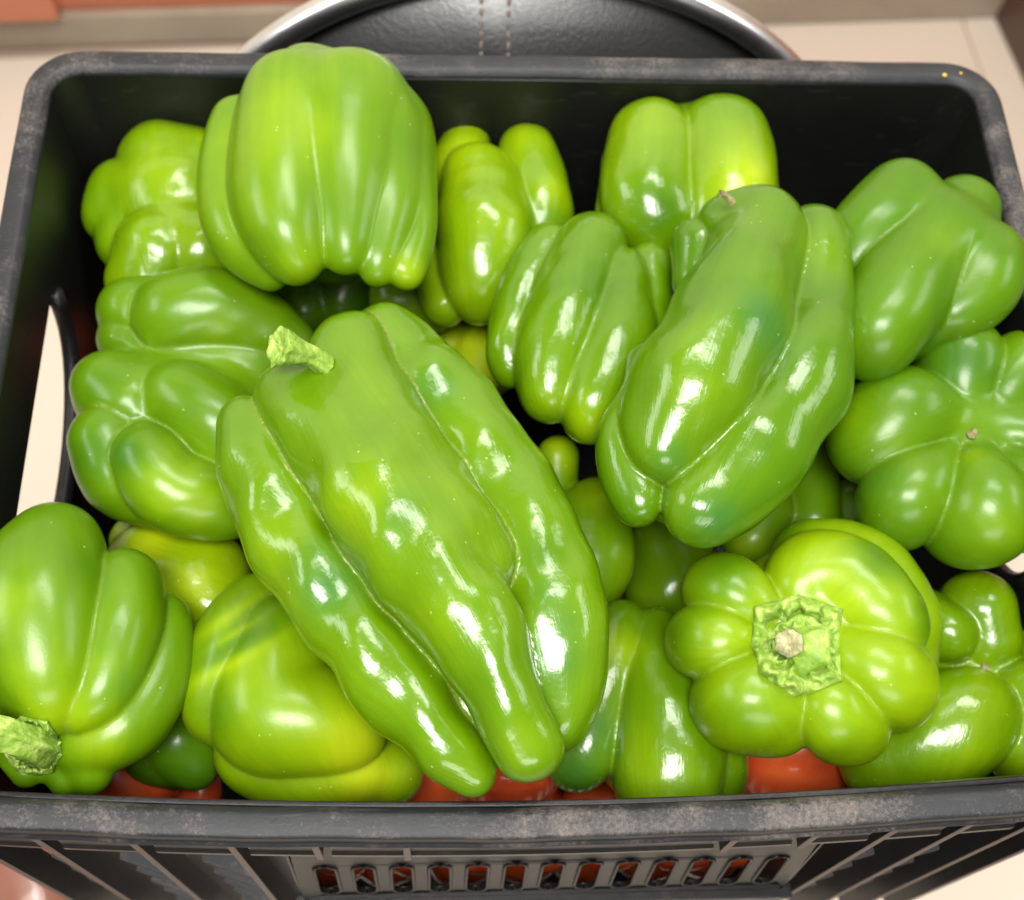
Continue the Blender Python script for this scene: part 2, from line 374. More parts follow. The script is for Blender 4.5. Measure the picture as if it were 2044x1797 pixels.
def build_pepper(name, z0, lobes, axis, k=0.005, res=(110, 150), seed=1, mat=None, tint=0.0, patches=(), teal=(), parent=None, rmax=0.085, wob=1.0, groove=0.0012, dust=0.3):
    B = Body(z0, lobes, k, seed); B.groove = groove; B.wa = B.wa * wob
    a, _ = place(*axis[0][:2], z0, axis[0][2]); b, _ = place(*axis[1][:2], z0, axis[1][2])
    ax = b - a; Ln = np.linalg.norm(ax); ax /= Ln
    e1 = np.cross(ax, [0.3, 0.2, 0.9]); e1 /= np.linalg.norm(e1); e2 = np.cross(ax, e1)
    h = 0.00155 if max(res) < 150 else 0.00105
    if max(res) < 100: h = 0.0021
    rr = np.maximum(B.ra, B.rb)[:, None] + 0.004
    lo = np.minimum(B.A - rr, B.B - rr).min(0); hi = np.maximum(B.A + rr, B.B + rr).max(0)
    nc = np.ceil((hi - lo) / (2 * h)).astype(int) + 2
    lo = lo - h
    ax_ = [lo[q] + 2 * h * np.arange(nc[q]) for q in range(3)]
    Gc = np.stack(np.meshgrid(*ax_, indexing='ij'), -1).reshape(-1, 3).astype(np.float32)
    Dc = B.sd(Gc).reshape(nc)
    Df = Dc.repeat(2, 0).repeat(2, 1).repeat(2, 2)
    idx = np.argwhere(np.abs(Df) < 4.2 * h)
    Df[tuple(idx.T)] = B.sd((lo + idx * h).astype(np.float32))
    Df = np.clip(Df, -4 * h, 4 * h)
    grid = openvdb.FloatGrid(float(4 * h)); grid.copyFromArray(np.ascontiguousarray(Df.astype(np.float32)))
    V, F = grid.convertToQuads(0.0)
    V = (lo + np.asarray(V) * h).astype(np.float32); F = np.asarray(F).astype(np.int64)
    ed = np.concatenate([F[:, [0, 1]], F[:, [1, 2]], F[:, [2, 3]], F[:, [3, 0]]]); nvv = len(V)
    deg = np.bincount(ed[:, 0], minlength=nvv)[:, None].astype(np.float32)
    for it in range(3):
        S = np.stack([np.bincount(ed[:, 0], weights=V[ed[:, 1], q], minlength=nvv) for q in range(3)], 1) / np.maximum(deg, 1)
        V = (0.5 * V + 0.5 * S).astype(np.float32)
        d0, g = B.sd(V, grad=True); V = V - np.clip(d0, -h, h)[:, None] * g
    S = np.stack([np.bincount(ed[:, 0], weights=V[ed[:, 1], q], minlength=nvv) for q in range(3)], 1) / np.maximum(deg, 1)
    V = (0.7 * V + 0.3 * S).astype(np.float32)
    f0 = F[:200]; nrm = np.cross(V[f0[:, 1]] - V[f0[:, 0]], V[f0[:, 3]] - V[f0[:, 0]]); c = V[f0].mean(1)
    nrm /= np.maximum(np.linalg.norm(nrm, axis=1), 1e-12)[:, None]
    if (B.sd((c + nrm * h * 0.5).astype(np.float32)) - B.sd((c - nrm * h * 0.5).astype(np.float32))).mean() < 0: F = F[:, ::-1]
    me = mesh_np(name, V, F)
    _, gap = B.sd(V.astype(np.float32), True)
    cre = np.clip(1 - gap / 0.0022, 0, 1) ** 2 * min(1, groove / 0.0010) ** 3
    tn = np.full(len(V), tint, np.float32); tl = np.zeros(len(V), np.float32)
    X, Y, Z = project(V)
    def patch(arr, px, py, r, val, st=1.0, ang=0.0):
        d2 = (X - px) ** 2 + (Y - py) ** 2; cand = np.argsort(d2)[:40]; c = cand[np.argmin(Z[cand])]
        rr = r * Z[c] / FPX; q = V - V[c]
        if st != 1.0:
            ex = RM @ np.array([math.cos(ang), -math.sin(ang), 0]); ey = np.cross(ex, RM[:, 2])
            w = (q @ ex / (rr * st)) ** 2 + (q @ ey / rr) ** 2 + (q @ RM[:, 2] / rr / st) ** 2
        else: w = (q ** 2).sum(1) / rr ** 2
        w = np.exp(-w); arr += (val - (arr if arr is tl else 0)) * w if arr is tl else (0.62 if val > 0 else 1.0) * val * w
    for p in patches: patch(tn, *p)
    for p in teal: patch(tl, *p)
    for nm, arr in (('tint', tn), ('teal', tl), ('crease', (cre * dust).astype(np.float32))):
        at = me.attributes.new(nm, 'FLOAT', 'POINT'); at.data.foreach_set('value', np.asarray(arr, np.float32))
    # skin coordinates: stretched along the length so that streaks run from stem to tip
    q = V - a; al = q @ ax; th = np.arctan2(q @ e2, q @ e1); uu = al / max(Ln, 0.02) * 0.5
    S = np.stack([np.cos(th) * 9 + seed * 7, np.sin(th) * 9, uu * 2.2], 1).astype(np.float32)
    at = me.attributes.new('skin', 'FLOAT_VECTOR', 'POINT'); at.data.foreach_set('vector', S.ravel())
    o = link_mesh(name, me, mat or M_SMOOTH, parent)
    return o, B
def surf(B, px, py, t0=0.3, up=0.0):
    """first point of the body along the view through (px,py)"""
    r = ray(px, py); r = r / np.linalg.norm(r); t = t0
    for _ in range(80):
        d = B.sd((CP + r * t)[None].astype(np.float32))[0]; t += max(d, 1e-5) * 0.9
        if d < 5e-5 or t > B.tmax: break
    return CP + r * (min(t, B.tmax) - up)

GP = 'green bell peppers heaped in the black crate'
def pepper(label, z0, lobes, axis, group=GP, cat='bell pepper', **kw):
    c, _ = place((axis[0][0] + axis[1][0]) / 2, (axis[0][1] + axis[1][1]) / 2, z0, -15)
    root = empty('bell_pepper', tuple(c), label, cat, group)
    o, B = build_pepper('skin', z0, lobes, axis, parent=root, **kw)
    return root, B
#%%PEPPERS
BIG = (150, 200)
pepper('dark-rimmed green pepper in the back left corner, half hidden behind the largest pale pepper', -0.055,
  [[(318,322,86,7),(385,335,84,3)], [(315,505,95,5),(282,560,80,0)], [(340,480,90,3),(410,505,92,3)], [(218,432,58,1),(250,380,64,1),(245,490,60,0)],
   [(430,262,72,-8),(400,310,60,-8)], [(335,415,138,-9),(370,440,120,-9)]],
  ((330,360,-10),(330,480,-10)), seed=11, tint=0.12, k=0.007, patches=[(440,220,60,0.4),(330,330,60,0.2),(215,590,60,0.4)], mat=M_GLOSSY)
pepper('largest pale green pepper, standing highest at the back left and overlapping the back rim', 0.0,
  [[(475,245,58,0),(447,360,57,0),(475,480,55,-1),(540,545,40,-4)],
   [(588,205,108,10),(566,330,112,12),(570,450,90,13),(592,518,56,11)],
   [(700,210,112,11),(694,330,102,13),(690,450,64,13),(690,512,43,11)],
   [(768,270,86,7),(778,400,64,8),(765,500,48,6),(752,548,36,4)],
   [(785,255,80,1),(818,380,53,3),(832,470,41,2),(810,545,44,1)],
   [(604,140,52,6),(640,180,80,4),(665,260,100,8)], [(680,290,178,-10),(668,400,165,-14)]],
  ((650,230,-5),(660,440,-5)), seed=2, tint=0.02, k=0.008, groove=0.0006, res=BIG, wob=0.7,
  patches=[(590,540,60,0.35),(815,560,45,0.7),(840,300,60,-0.25),(600,130,60,-0.15),(560,260,90,0.25),(700,420,60,-0.1)])
pepper('yellowish green pepper behind, right beside the largest pale pepper against the back wall', -0.05,
  [[(932,288,56,3),(918,350,66,1)], [(1048,300,64,6),(1072,400,68,6),(1058,500,72,1)], [[(960,356,76,12),(966,390,82,13)], [(975,460,104,12),(967,545,84,6),(955,597,50,2)]],
   [(885,540,60,-8),(885,610,42,-8)], [(990,430,125,-10),(975,520,95,-12)]],
  ((980,350,-10),(965,520,-10)), seed=3, tint=0.20, k=0.006, mat=M_GLOSSY,
  patches=[(930,270,70,0.75),(900,340,70,0.55),(1040,260,60,0.45),(1110,470,60,-0.5),(960,420,90,0.1),(1120,380,40,0.35)])
pepper('two-humped green pepper with a yellow right side against the middle of the back wall', -0.03,
  [[(1300,288,93,6),(1292,400,98,7),(1330,460,80,0)], [(1440,285,100,7),(1450,400,102,9),(1430,470,90,0)], [(1242,330,46,-3),(1232,420,46,-4)],
   [(1370,340,135,-20),(1370,430,145,-20)]],
  ((1370,310,-8),(1370,430,-8)), seed=5, tint=0.12, k=0.006,
  patches=[(1505,330,85,0.65),(1470,400,80,0.5),(1310,250,80,0.2),(1340,420,50,-0.5),(1280,380,60,-0.1)], mat=M_GLOSSY, wob=0.7)
pepper('cool green ribbed pepper in the back right corner beside the right wall', -0.006,
  [[(1800,395,82,4),(1740,460,85,2),(1700,520,70,-2)], [(1862,485,70,9),(1800,575,92,11),(1750,660,88,7),(1740,710,55,2)],
   [(1922,420,70,-3),(1930,500,60,-4)], [(1978,505,66,6),(1958,570,74,6),(1905,630,62,0)],
   [(1855,510,138,-11),(1792,605,125,-11)]],
  ((1850,500,-8),(1790,620,-8)), seed=6, tint=-0.30, k=0.009, res=(130,170),
  patches=[(1890,470,55,0.45),(1740,680,80,0.3)], wob=0.6)
pepper('glossy ribbed green pepper in the middle, just left of the darkest long pepper', -0.028,
  [[(1105,500,64,-4),(1050,590,60,-3),(1025,680,54,-4),(1022,740,40,-6)], [(1180,500,80,6),(1145,600,92,8),(1115,700,90,8),(1100,785,72,6)],
   [(1235,560,75,5),(1222,700,90,8),(1180,790,80,7),(1178,836,52,5)], [(1292,540,58,1),(1290,640,58,1),(1250,760,62,0)],
   [(1155,620,128,-9),(1150,740,112,-9)]],
  ((1165,560,-6),(1150,740,-6)), seed=7, tint=-0.10, k=0.004, mat=M_GLOSSY, res=(130,170), wob=1.3,
  patches=[(1160,860,60,0.7),(1080,800,50,0.4),(1190,560,70,-0.3),(1000,640,50,0.2)])
r7, B7 = pepper('darkest glossy long pepper with a curved top, lying right of centre', 0.0,
  [[(1460,440,62,10),(1520,462,88,13),(1475,590,112,17),(1425,710,125,20),(1362,805,112,20),(1322,893,76,17)],
   [(1628,468,66,4),(1636,600,74,8),(1612,730,88,11),(1560,840,95,12),(1480,945,92,12),(1402,1018,85,9)],
   [(1300,730,56,0),(1264,860,58,3),(1255,950,57,3),(1272,1008,56,2)],
   [(1392,500,56,-4),(1388,560,50,-4)], [(1535,560,115,-9),(1480,740,150,-9),(1400,890,110,-9),(1350,985,60,-9)]],
  ((1520,540,-4),(1400,880,-2)), seed=8, wob=1.5, tint=-0.24, k=0.0065, mat=M_GLOSSY, res=(190,210), rmax=0.09,
  patches=[(1400,780,80,0.25),(1450,640,60,0.2),(1640,500,60,0.45),(1480,430,60,0.15),(1560,900,80,-0.1),(1270,1010,50,-0.1),(1480,1050,90,-0.15)],
  teal=[(1530,630,60,0.85),(1340,920,38,0.6),(1440,1040,50,0.7),(1560,680,40,0.5)])
r8, B8 = pepper('dark green pepper at the right edge, its lobes meeting in a brown navel', -0.03,
  [[(1900,852,34,-2),(1856,828,60,10),(1792,824,97,10),(1748,880,100,2)], [(1932,822,34,-2),(1924,770,58,11),(1922,712,88,12)],
   [(1966,828,32,-2),(2002,785,54,10),(2040,738,84,10)], [(1980,868,28,-2),(2030,872,50,8),(2070,870,70,3)],
   [(1907,892,30,-2),(1862,938,52,11),(1812,985,84,7),(1790,1020,84,-2)], [(1942,905,34,-1),(1955,960,68,12),(1965,1020,99,9),(1925,1042,94,-2)],
   [(1975,900,30,-2),(2030,955,60,8),(2065,1010,100,4)], [(1870,890,172,-27),(1985,900,176,-29)]],
  ((1920,880,-24),(1960,890,-50)), seed=9, tint=-0.22, k=0.008, res=BIG, rmax=0.1, wob=0.6,
  patches=[(1940,900,40,0.6),(1690,830,60,0.6),(1790,880,60,0.35),(1990,1060,80,0.45),(1830,960,50,0.2),(1930,700,60,-0.35),(2000,760,60,-0.3)],
  teal=[(1900,740,50,0.35),(1760,950,50,0.3)])
pepper('bulging green pepper with a yellow lower lobe, left of the long pepper with the stem', -0.045,
  [[(350,628,87,12),(430,622,86,11),(530,660,70,3),(600,712,50,-6)], [(262,622,68,3),(330,610,60,-3)], [(252,680,58,-3),(310,710,60,-4)],
   [(212,772,74,6),(262,808,76,6)], [(206,884,76,7),(235,960,72,2),(310,1000,62,-4)], [(357,788,68,17),(425,840,80,13),(490,920,80,4)],
   [(290,912,74,15),(340,980,84,11),(420,1000,80,5),(480,1010,60,-2)], [(290,830,124,-9),(430,850,130,-14)], [(380,700,92,-6),(500,740,90,-12)]],
  ((320,790,-8),(460,820,-10)), seed=10, tint=-0.06, k=0.010, res=BIG, rmax=0.09, wob=0.6,
  patches=[(320,990,75,0.55),(420,1000,60,0.45),(420,680,70,0.35),(400,900,60,0.3),(190,760,50,-0.3),(170,900,60,-0.35),(300,850,30,-0.1),(250,900,40,-0.5)],
  teal=[(240,900,30,0.3)])
r10, B10 = pepper('long olive green pepper with a green stem stub lying on top at the front centre', 0.0,
  [[(494,852,66,1),(533,962,90,2),(606,1110,102,4),(694,1246,96,5),(794,1372,84,5),(880,1475,70,3),(938,1543,53,0)],
   [[(572,795,67,9),(640,860,92,16),(735,975,116,23),(830,1100,120,26),(925,1235,104,25),(993,1370,80,21),(1052,1492,67,14)],
    [(706,705,84,6),(738,800,92,13),(800,920,98,18),(900,1050,98,20),(960,1120,84,18)]],
   [(772,692,86,-4),(850,782,106,-2),(944,890,106,1),(1020,1000,116,2),(1070,1120,118,2),(1098,1250,110,1),(1108,1360,90,-1),(1100,1440,66,-4)],
   [(690,840,125,-9),(830,1090,185,-9),(950,1280,145,-8)], [(880,1340,84,-5),(985,1480,50,-5)], [(1040,1330,70,-9),(1085,1440,45,-10)]],
  ((680,820,-2),(990,1380,-2)), seed=12, tint=0.0, dust=1.0, k=0.0075, mat=M_GLOSSY, res=(230,230), rmax=0.1, wob=1.6,
  patches=[(720,1000,80,0.35),(870,1250,80,0.3),(1040,1480,60,0.3),(940,1530,60,0.25),(840,780,60,-0.2),(1090,1100,50,-0.3),(560,1050,60,0.15),(700,660,60,0.1)],
  teal=[(650,1160,60,0.85),(800,1010,40,0.45),(1100,1300,60,0.7),(1090,1180,35,0.5),(1130,1230,40,0.5),(880,760,45,0.5),(620,1100,40,0.4)])
r11, B11 = pepper('large green pepper in the front left corner with its thick stem pointing left', -0.032,
  [[(110,1092,96,8),(85,1200,140,12),(95,1330,118,12),(110,1402,74,9)], [(248,1170,84,4),(238,1260,92,8),(205,1370,80,9),(165,1418,58,8)],
   [(318,1240,68,-8),(310,1340,78,-6),(250,1440,84,-4),(160,1495,62,-4)], [(180,1545,48,-9),(150,1500,40,-12)], [(128,1560,34,-10),(100,1520,34,-12)],
   [(55,1540,34,-10),(30,1500,40,-12)], [(-40,1200,110,-2),(-40,1380,90,-4)], [(140,1250,150,-22),(160,1380,120,-22)]],
  ((110,1170,-8),(140,1400,-12)), seed=13, tint=-0.08, k=0.0055, res=BIG, rmax=0.1, wob=0.7,
  patches=[(120,1430,60,0.7),(200,1500,70,0.7),(0,1200,70,0.35),(80,1330,60,0.35),(240,1330,50,0.25),(330,1180,50,-0.3),(180,1130,60,-0.3)],
  teal=[(250,1360,35,0.35)])
pepper('bright yellow-green pepper low between the bulging and front left peppers', -0.08,
  [[[(300,1130,88,0),(330,1190,90,0)], [(405,1148,94,3),(430,1210,90,2)]], [(264,1078,44,-2)], [(360,1180,120,-9)]],
  ((340,1150,-8),(390,1170,-8)), seed=14, tint=0.35, k=0.006, mat=M_GLOSSY, patches=[(300,1075,60,0.6),(400,1160,50,0.5)], res=(90,120))
pepper('striped lime green pepper at the front left, its wide folded lobes above the front rim', -0.052,
  [[(520,1235,92,-2),(490,1310,112,3),(450,1405,90,4)], [(560,1300,120,6),(540,1420,125,9),(620,1440,118,10),(690,1462,88,9)],
   [(520,1495,96,-6),(620,1530,98,-6),(712,1530,84,-6)], [(775,1540,72,-12),(700,1520,70,-16)], [(590,1380,140,-18)]],
  ((560,1320,-8),(620,1450,-10)), seed=15, tint=0.14, k=0.005, res=(140,180), wob=0.7,
  patches=[(450,1320,15,0.75,7.0,-0.5),(465,1218,12,0.6,7.0,-0.6),(470,1255,8,0.6,8.0,-0.55),(700,1480,80,0.8),(720,1560,80,0.6),(430,1420,50,-0.35),(480,1275,24,-0.5,4.0,-0.5),(540,1200,50,-0.3),(760,1560,50,0.4)])
r14, B14 = pepper('pale lime pepper with seven lobes facing up round its star-shaped calyx, front right', -0.03,
  [[(1520,1225,56,11),(1460,1195,84,9),(1435,1185,80,-1)], [(1492,1285,54,12),(1428,1282,80,10),(1402,1280,82,-1)],
   [[(1530,1350,54,12),(1492,1390,88,11),(1472,1398,102,-1)], [(1552,1395,72,10),(1556,1415,90,1)]],
   [(1622,1365,54,13),(1655,1420,84,11),(1692,1442,90,0)], [(1688,1305,66,13),(1750,1342,100,12),(1772,1362,105,0)],
   [(1590,1180,74,10),(1622,1148,86,10),(1692,1170,100,11),(1752,1235,98,12),(1765,1268,84,9)],
   [(1620,1125,90,-10),(1720,1150,98,-10),(1795,1240,90,-12)], [(1600,1290,190,-19),(1680,1290,190,-32)]],
  ((1600,1290,-22),(1650,1280,-60)), seed=16, tint=0.33, k=0.0045, res=(170,220), rmax=0.1, wob=0.45,
  patches=[(1760,1110,60,-0.7),(1860,1230,60,-0.6),(1440,1130,60,-0.55),(1350,1250,60,-0.3),(1560,1060,50,-0.5),(1680,1180,70,0.3),(1600,1290,90,0.25),(1460,1440,60,-0.2),(1700,1490,60,-0.1)])
r15, B15 = pepper('glossy green pepper in the front right corner, its bulging lobes meeting in a small hollow', -0.07,
  [[(1948,1222,86,6),(1968,1275,76,4)], [(1895,1262,62,13),(1850,1240,70,6)], [(1945,1425,96,11),(1875,1470,116,3),(1775,1515,104,-6)],
   [(2050,1390,76,6),(2052,1490,92,0)], [(1985,1340,24,2),(2030,1290,40,0)], [(1940,1360,125,-20),(1850,1450,110,-22)]],
  ((1940,1330,-14),(1900,1440,-16)), seed=17, tint=0.08, k=0.005, mat=M_GLOSSY, res=(140,180), rmax=0.09, wob=0.6,
  patches=[(1960,1330,50,0.3),(1950,1400,60,0.2),(1800,1500,60,-0.2)])
pepper('two-tone pepper low at the front centre, dark left lobe and bright right lobe', -0.065,
  [[(1245,1255,66,0),(1215,1370,82,1),(1172,1480,76,1),(1150,1525,58,0)], [(1305,1262,58,0),(1325,1390,104,5),(1340,1500,120,6),(1335,1580,110,4)],
   [(1400,1450,92,0),(1405,1540,92,0)], [(1290,1400,110,-16),(1300,1500,110,-16)]],
  ((1280,1320,-8),(1290,1490,-8)), seed=18, tint=-0.02, k=0.0045, mat=M_GLOSSY, res=(130,170), rmax=0.09, wob=0.6,
  patches=[(1230,1280,55,0.65),(1280,1560,70,0.35),(1270,1480,50,0.2),(1140,1560,60,-0.6),(1450,1420,70,-0.4)], teal=[(1190,1450,60,0.7),(1150,1550,40,0.5)])
pepper('lime green pepper peeping out between the long olive pepper and the dark long pepper', -0.07,
  [[(1112,912,46,4),(1112,965,46,0)], [(1185,1010,62,2),(1180,1105,90,4),(1160,1170,70,0)], [(1140,1070,100,-9)]],
  ((1155,990,-6),(1165,1110,-6)), seed=19, tint=0.22, k=0.005, res=(90,120), patches=[(1110,890,50,0.6),(1200,975,40,0.55)], wob=0.6)
pepper('light green pepper peeping out below the dark long pepper, above the pale lobed one', -0.085,
  [[(1612,930,62,0),(1620,1040,60,0)], [(1530,1020,60,3),(1500,1075,60,0)], [(1580,1000,70,-10)]],
  ((1590,960,-6),(1570,1040,-6)), seed=20, tint=-0.02, k=0.006, res=(80,110), patches=[(1500,1060,50,0.4)], wob=0.6)
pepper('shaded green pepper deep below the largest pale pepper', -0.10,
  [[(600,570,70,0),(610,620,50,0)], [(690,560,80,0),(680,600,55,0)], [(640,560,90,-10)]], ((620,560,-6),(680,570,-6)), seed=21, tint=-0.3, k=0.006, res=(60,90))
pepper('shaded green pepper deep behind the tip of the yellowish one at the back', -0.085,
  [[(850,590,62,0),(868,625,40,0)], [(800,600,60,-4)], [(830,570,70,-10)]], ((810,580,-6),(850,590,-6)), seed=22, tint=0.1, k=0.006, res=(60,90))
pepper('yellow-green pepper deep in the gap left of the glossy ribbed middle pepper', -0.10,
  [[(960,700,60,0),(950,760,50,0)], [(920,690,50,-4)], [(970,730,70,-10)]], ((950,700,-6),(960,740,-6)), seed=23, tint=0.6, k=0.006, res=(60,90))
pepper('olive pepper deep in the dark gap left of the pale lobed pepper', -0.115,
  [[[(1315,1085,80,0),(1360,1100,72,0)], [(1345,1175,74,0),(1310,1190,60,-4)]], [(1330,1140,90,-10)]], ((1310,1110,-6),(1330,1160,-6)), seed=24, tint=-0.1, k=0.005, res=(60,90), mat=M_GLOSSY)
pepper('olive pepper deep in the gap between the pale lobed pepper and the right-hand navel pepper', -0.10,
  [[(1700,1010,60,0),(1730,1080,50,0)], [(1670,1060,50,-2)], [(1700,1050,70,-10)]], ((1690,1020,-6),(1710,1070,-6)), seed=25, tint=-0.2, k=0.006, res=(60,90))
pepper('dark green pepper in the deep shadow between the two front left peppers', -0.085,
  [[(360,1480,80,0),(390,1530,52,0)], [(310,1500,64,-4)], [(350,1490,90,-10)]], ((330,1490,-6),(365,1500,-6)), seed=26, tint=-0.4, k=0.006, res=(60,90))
#%%DETAILS
# ---- calyx and stem of the star pepper
def calyx(B, cx, cy, R, pts, parent, hgt=0.0022, rot=0.0, rough=1.0, seed=0, inner=0.0):
    rs = np.random.RandomState(seed); nr, na = 22, 150; V = []
    ph = rs.rand(8) * 6.28
    tips = [(math.radians(a), l) for a, l in pts]
    for i in range(nr):
        f = i / (nr - 1)
        for j in range(na):
            a = 2 * PI * j / na
            # straight-edged star outline between the tips
            best = None
            for q in range(len(tips)):
                a0, r0 = tips[q]; a1, r1 = tips[(q + 1) % len(tips)]
                da = (a1 - a0) % (2 * PI); x = (a - a0) % (2 * PI)
                if x <= da + 1e-9:
                    t = x / da; m = min(t, 1 - t)
                    rr = (r0 * (1 - t) + r1 * t) * (1 - 0.11 * math.sin(PI * min(1, t)) ** 0.6); best = rr; break
            rad = R * best * (inner + (1 - inner) * f)
            px = cx + rad * math.cos(a + rot); py = cy - rad * math.sin(a + rot)
            wr = (math.sin(5 * a + ph[0] + 4 * f) * math.sin(9 * f * PI / 2 + ph[1] + 2 * math.sin(3 * a)) + 0.7 * math.sin(13 * a + ph[2] + 7 * f) * math.sin(11 * f + ph[3]) + 0.5 * math.sin(23 * a + ph[4]) * math.sin(17 * f + ph[5]))
            edge = max(0.0, 1 - ((f - 0.86) / 0.14) ** 2) if f > 0.86 else 1.0
            groove = -1.4 * math.exp(-((f - 0.58 - 0.05 * math.sin(5 * a + ph[6])) / 0.07) ** 2) + 0.9 * math.exp(-((f - 0.80) / 0.10) ** 2) + 0.2 * max(0, 0.5 - f)
            up = hgt * (0.75 + 0.60 * rough * wr * min(1, f * 3) + 0.55 * groove) * (0.12 + 0.88 * edge) + (0.0006)
            V.append(surf(B, px, py, 0.3, up))
    F = [(i * na + j, i * na + (j + 1) % na, (i + 1) * na + (j + 1) % na, (i + 1) * na + j) for i in range(nr - 1) for j in range(na)]
    # skirt down into the skin
    base = len(V)
    for j in range(na):
        p = V[(nr - 1) * na + j]; r = p - CP; V.append(p + r / np.linalg.norm(r) * 0.003)
    F += [((nr - 1) * na + j, (nr - 1) * na + (j + 1) % na, base + (j + 1) % na, base + j) for j in range(na)]
    me = bpy.data.meshes.new('calyx'); me.from_pydata([tuple(v) for v in V], [], F); me.update()
    bm = bmesh.new(); bm.from_mesh(me); bmesh.ops.remove_doubles(bm, verts=bm.verts, dist=1e-6); bmesh.ops.recalc_face_normals(bm, faces=bm.faces); bm.to_mesh(me); bm.free()
    return link_mesh('calyx', me, M_STEM, parent)
calyx(B14, 1592, 1288, 106, [(2, .80), (38, 1.12), (88, .98), (138, 1.12), (180, .90), (215, .92), (268, 1.0), (322, 1.10)], r14, 0.0044, seed=3)
def stem_rings(pts, n_seg=40, lob=6, la=0.10, seed=1):
    """pts: list of (world point, radius, ridge amount); smooth solid of rings"""
    rs = np.random.RandomState(seed); ph = rs.rand(4) * 6.28
    P = [Vector(p) for p, r, a in pts]; V = []; F = []
    n = len(P)
    for i, (p, r, a) in enumerate(pts):
        t = (P[min(i + 1, n - 1)] - P[max(i - 1, 0)]).normalized(); e = t.cross(Vector((0.2, 1, 0.1))).normalized(); g = e.cross(t)
        for k in range(n_seg):
            w = 2 * PI * k / n_seg; rr = r * (1 + a * (math.cos(lob * w + ph[0]) + 0.4 * math.cos(11 * w + ph[1]) + 0.25 * math.sin(17 * w + ph[2])))
            V.append(tuple(P[i] + (e * math.cos(w) + g * math.sin(w)) * rr))
    for i in range(n - 1):
        for k in range(n_seg): F.append((i * n_seg + k, i * n_seg + (k + 1) % n_seg, (i + 1) * n_seg + (k + 1) % n_seg, (i + 1) * n_seg + k))
    return V, F
def add_stem(pts, parent, lob, seed, endmat=M_CUT, name='stem', mat=M_STEM):
    V, F = stem_rings(pts, 40, lob, 0.1, seed); me = bpy.data.meshes.new(name); me.from_pydata(V, [], F); me.update()
    bm = bmesh.new(); bm.from_mesh(me); bmesh.ops.recalc_face_normals(bm, faces=bm.faces); bm.to_mesh(me); bm.free()
    o = link_mesh(name, me, mat, parent)
    # the cut end, slightly dished and crumbly
    n = len(pts); Pn = Vector(pts[-1][0]); t = (Pn - Vector(pts[-2][0])).normalized(); ring = V[(n - 1) * 40:]
    V2 = list(ring); F2 = []; rs = random.Random(seed)
    for q, (f, h) in enumerate(((0.85, 0.0006), (0.6, 0.0003), (0.35, -0.0006), (0.12, -0.0002))):
        for k in range(40):
            p = Pn.lerp(Vector(ring[k]), f) + t * (h + rs.uniform(-.0003, .0003)); V2.append(tuple(p))
        for k in range(40): F2.append((q * 40 + k, q * 40 + (k + 1) % 40, (q + 1) * 40 + (k + 1) % 40, (q + 1) * 40 + k))
    V2.append(tuple(Pn)); c = len(V2) - 1
    F2 += [(4 * 40 + k, 4 * 40 + (k + 1) % 40, c) for k in range(40)]
    me = bpy.data.meshes.new('cut_end'); me.from_pydata(V2, [], F2); me.update()
    bm = bmesh.new(); bm.from_mesh(me); bmesh.ops.recalc_face_normals(bm, faces=bm.faces); bm.to_mesh(me); bm.free()
    link_mesh('cut_end', me, endmat, o)
    return o
mmpx = 0.49 / FPX
S0 = surf(B14, 1592, 1290, 0.3)
def S(px, py, t):
    r = ray(px, py); r /= np.linalg.norm(r); return CP + r * (np.linalg.norm(S0 - CP) - t * 0.001)
add_stem([(S(1602, 1292, 0), 66 * mmpx, .05), (S(1602, 1292, 3.6), 62 * mmpx, .07), (S(1599, 1291, 5.0), 54 * mmpx, .09), (S(1594, 1289, 6.4), 43 * mmpx, .08), (S(1589, 1287, 8.2), 33 * mmpx, .06),
          (S(1583, 1286, 11), 26 * mmpx, .03), (S(1578, 1285, 14), 25 * mmpx, .03), (S(1576, 1284, 15.6), 29 * mmpx, .05), (S(1575, 1284, 16.6), 28 * mmpx, .06)], r14, 6, 3)
# ---- stem stub of the long olive pepper
S0 = surf(B10, 660, 760, 0.3)
add_stem([(S(650, 730, -14), 24 * mmpx, .06), (S(625, 712, -10), 22 * mmpx, .06), (S(603, 704, -6), 24 * mmpx, .07), (S(585, 700, -3), 29 * mmpx, .08), (S(568, 695, 0), 36 * mmpx, .10), (S(556, 692, 1.5), 40 * mmpx, .10)], r10, 7, 5, endmat=M_STEM)
# ---- curled stem and calyx of the front left pepper
S0 = surf(B11, 100, 1430, 0.3)
calyx(B11, 64, 1492, 68, [(10, .9), (60, .9), (110, 1.0), (170, 1.0), (235, .85), (310, 1.0), (345, .95)], r11, 0.0035, seed=8)
add_stem([(S(84, 1496, -14), 36 * mmpx, .10), (S(72, 1490, -6), 34 * mmpx, .13), (S(52, 1482, 0), 31 * mmpx, .14), (S(28, 1474, 4), 30 * mmpx, .14), (S(0, 1466, 7), 32 * mmpx, .13), (S(-30, 1462, 9), 34 * mmpx, .12), (S(-58, 1460, 10), 36 * mmpx, .12)], r11, 6, 9)
# ---- small dry stem behind the crown of the dark long pepper
S0 = surf(B7, 1470, 440, 0.3)
add_stem([(S(1462, 404, -16), 9 * mmpx, .1), (S(1452, 394, -14), 7 * mmpx, .1), (S(1445, 388, -13), 6 * mmpx, .12), (S(1439, 386, -12), 8 * mmpx, .15)], r7, 5, 6, endmat=M_DRY, mat=M_DRY)

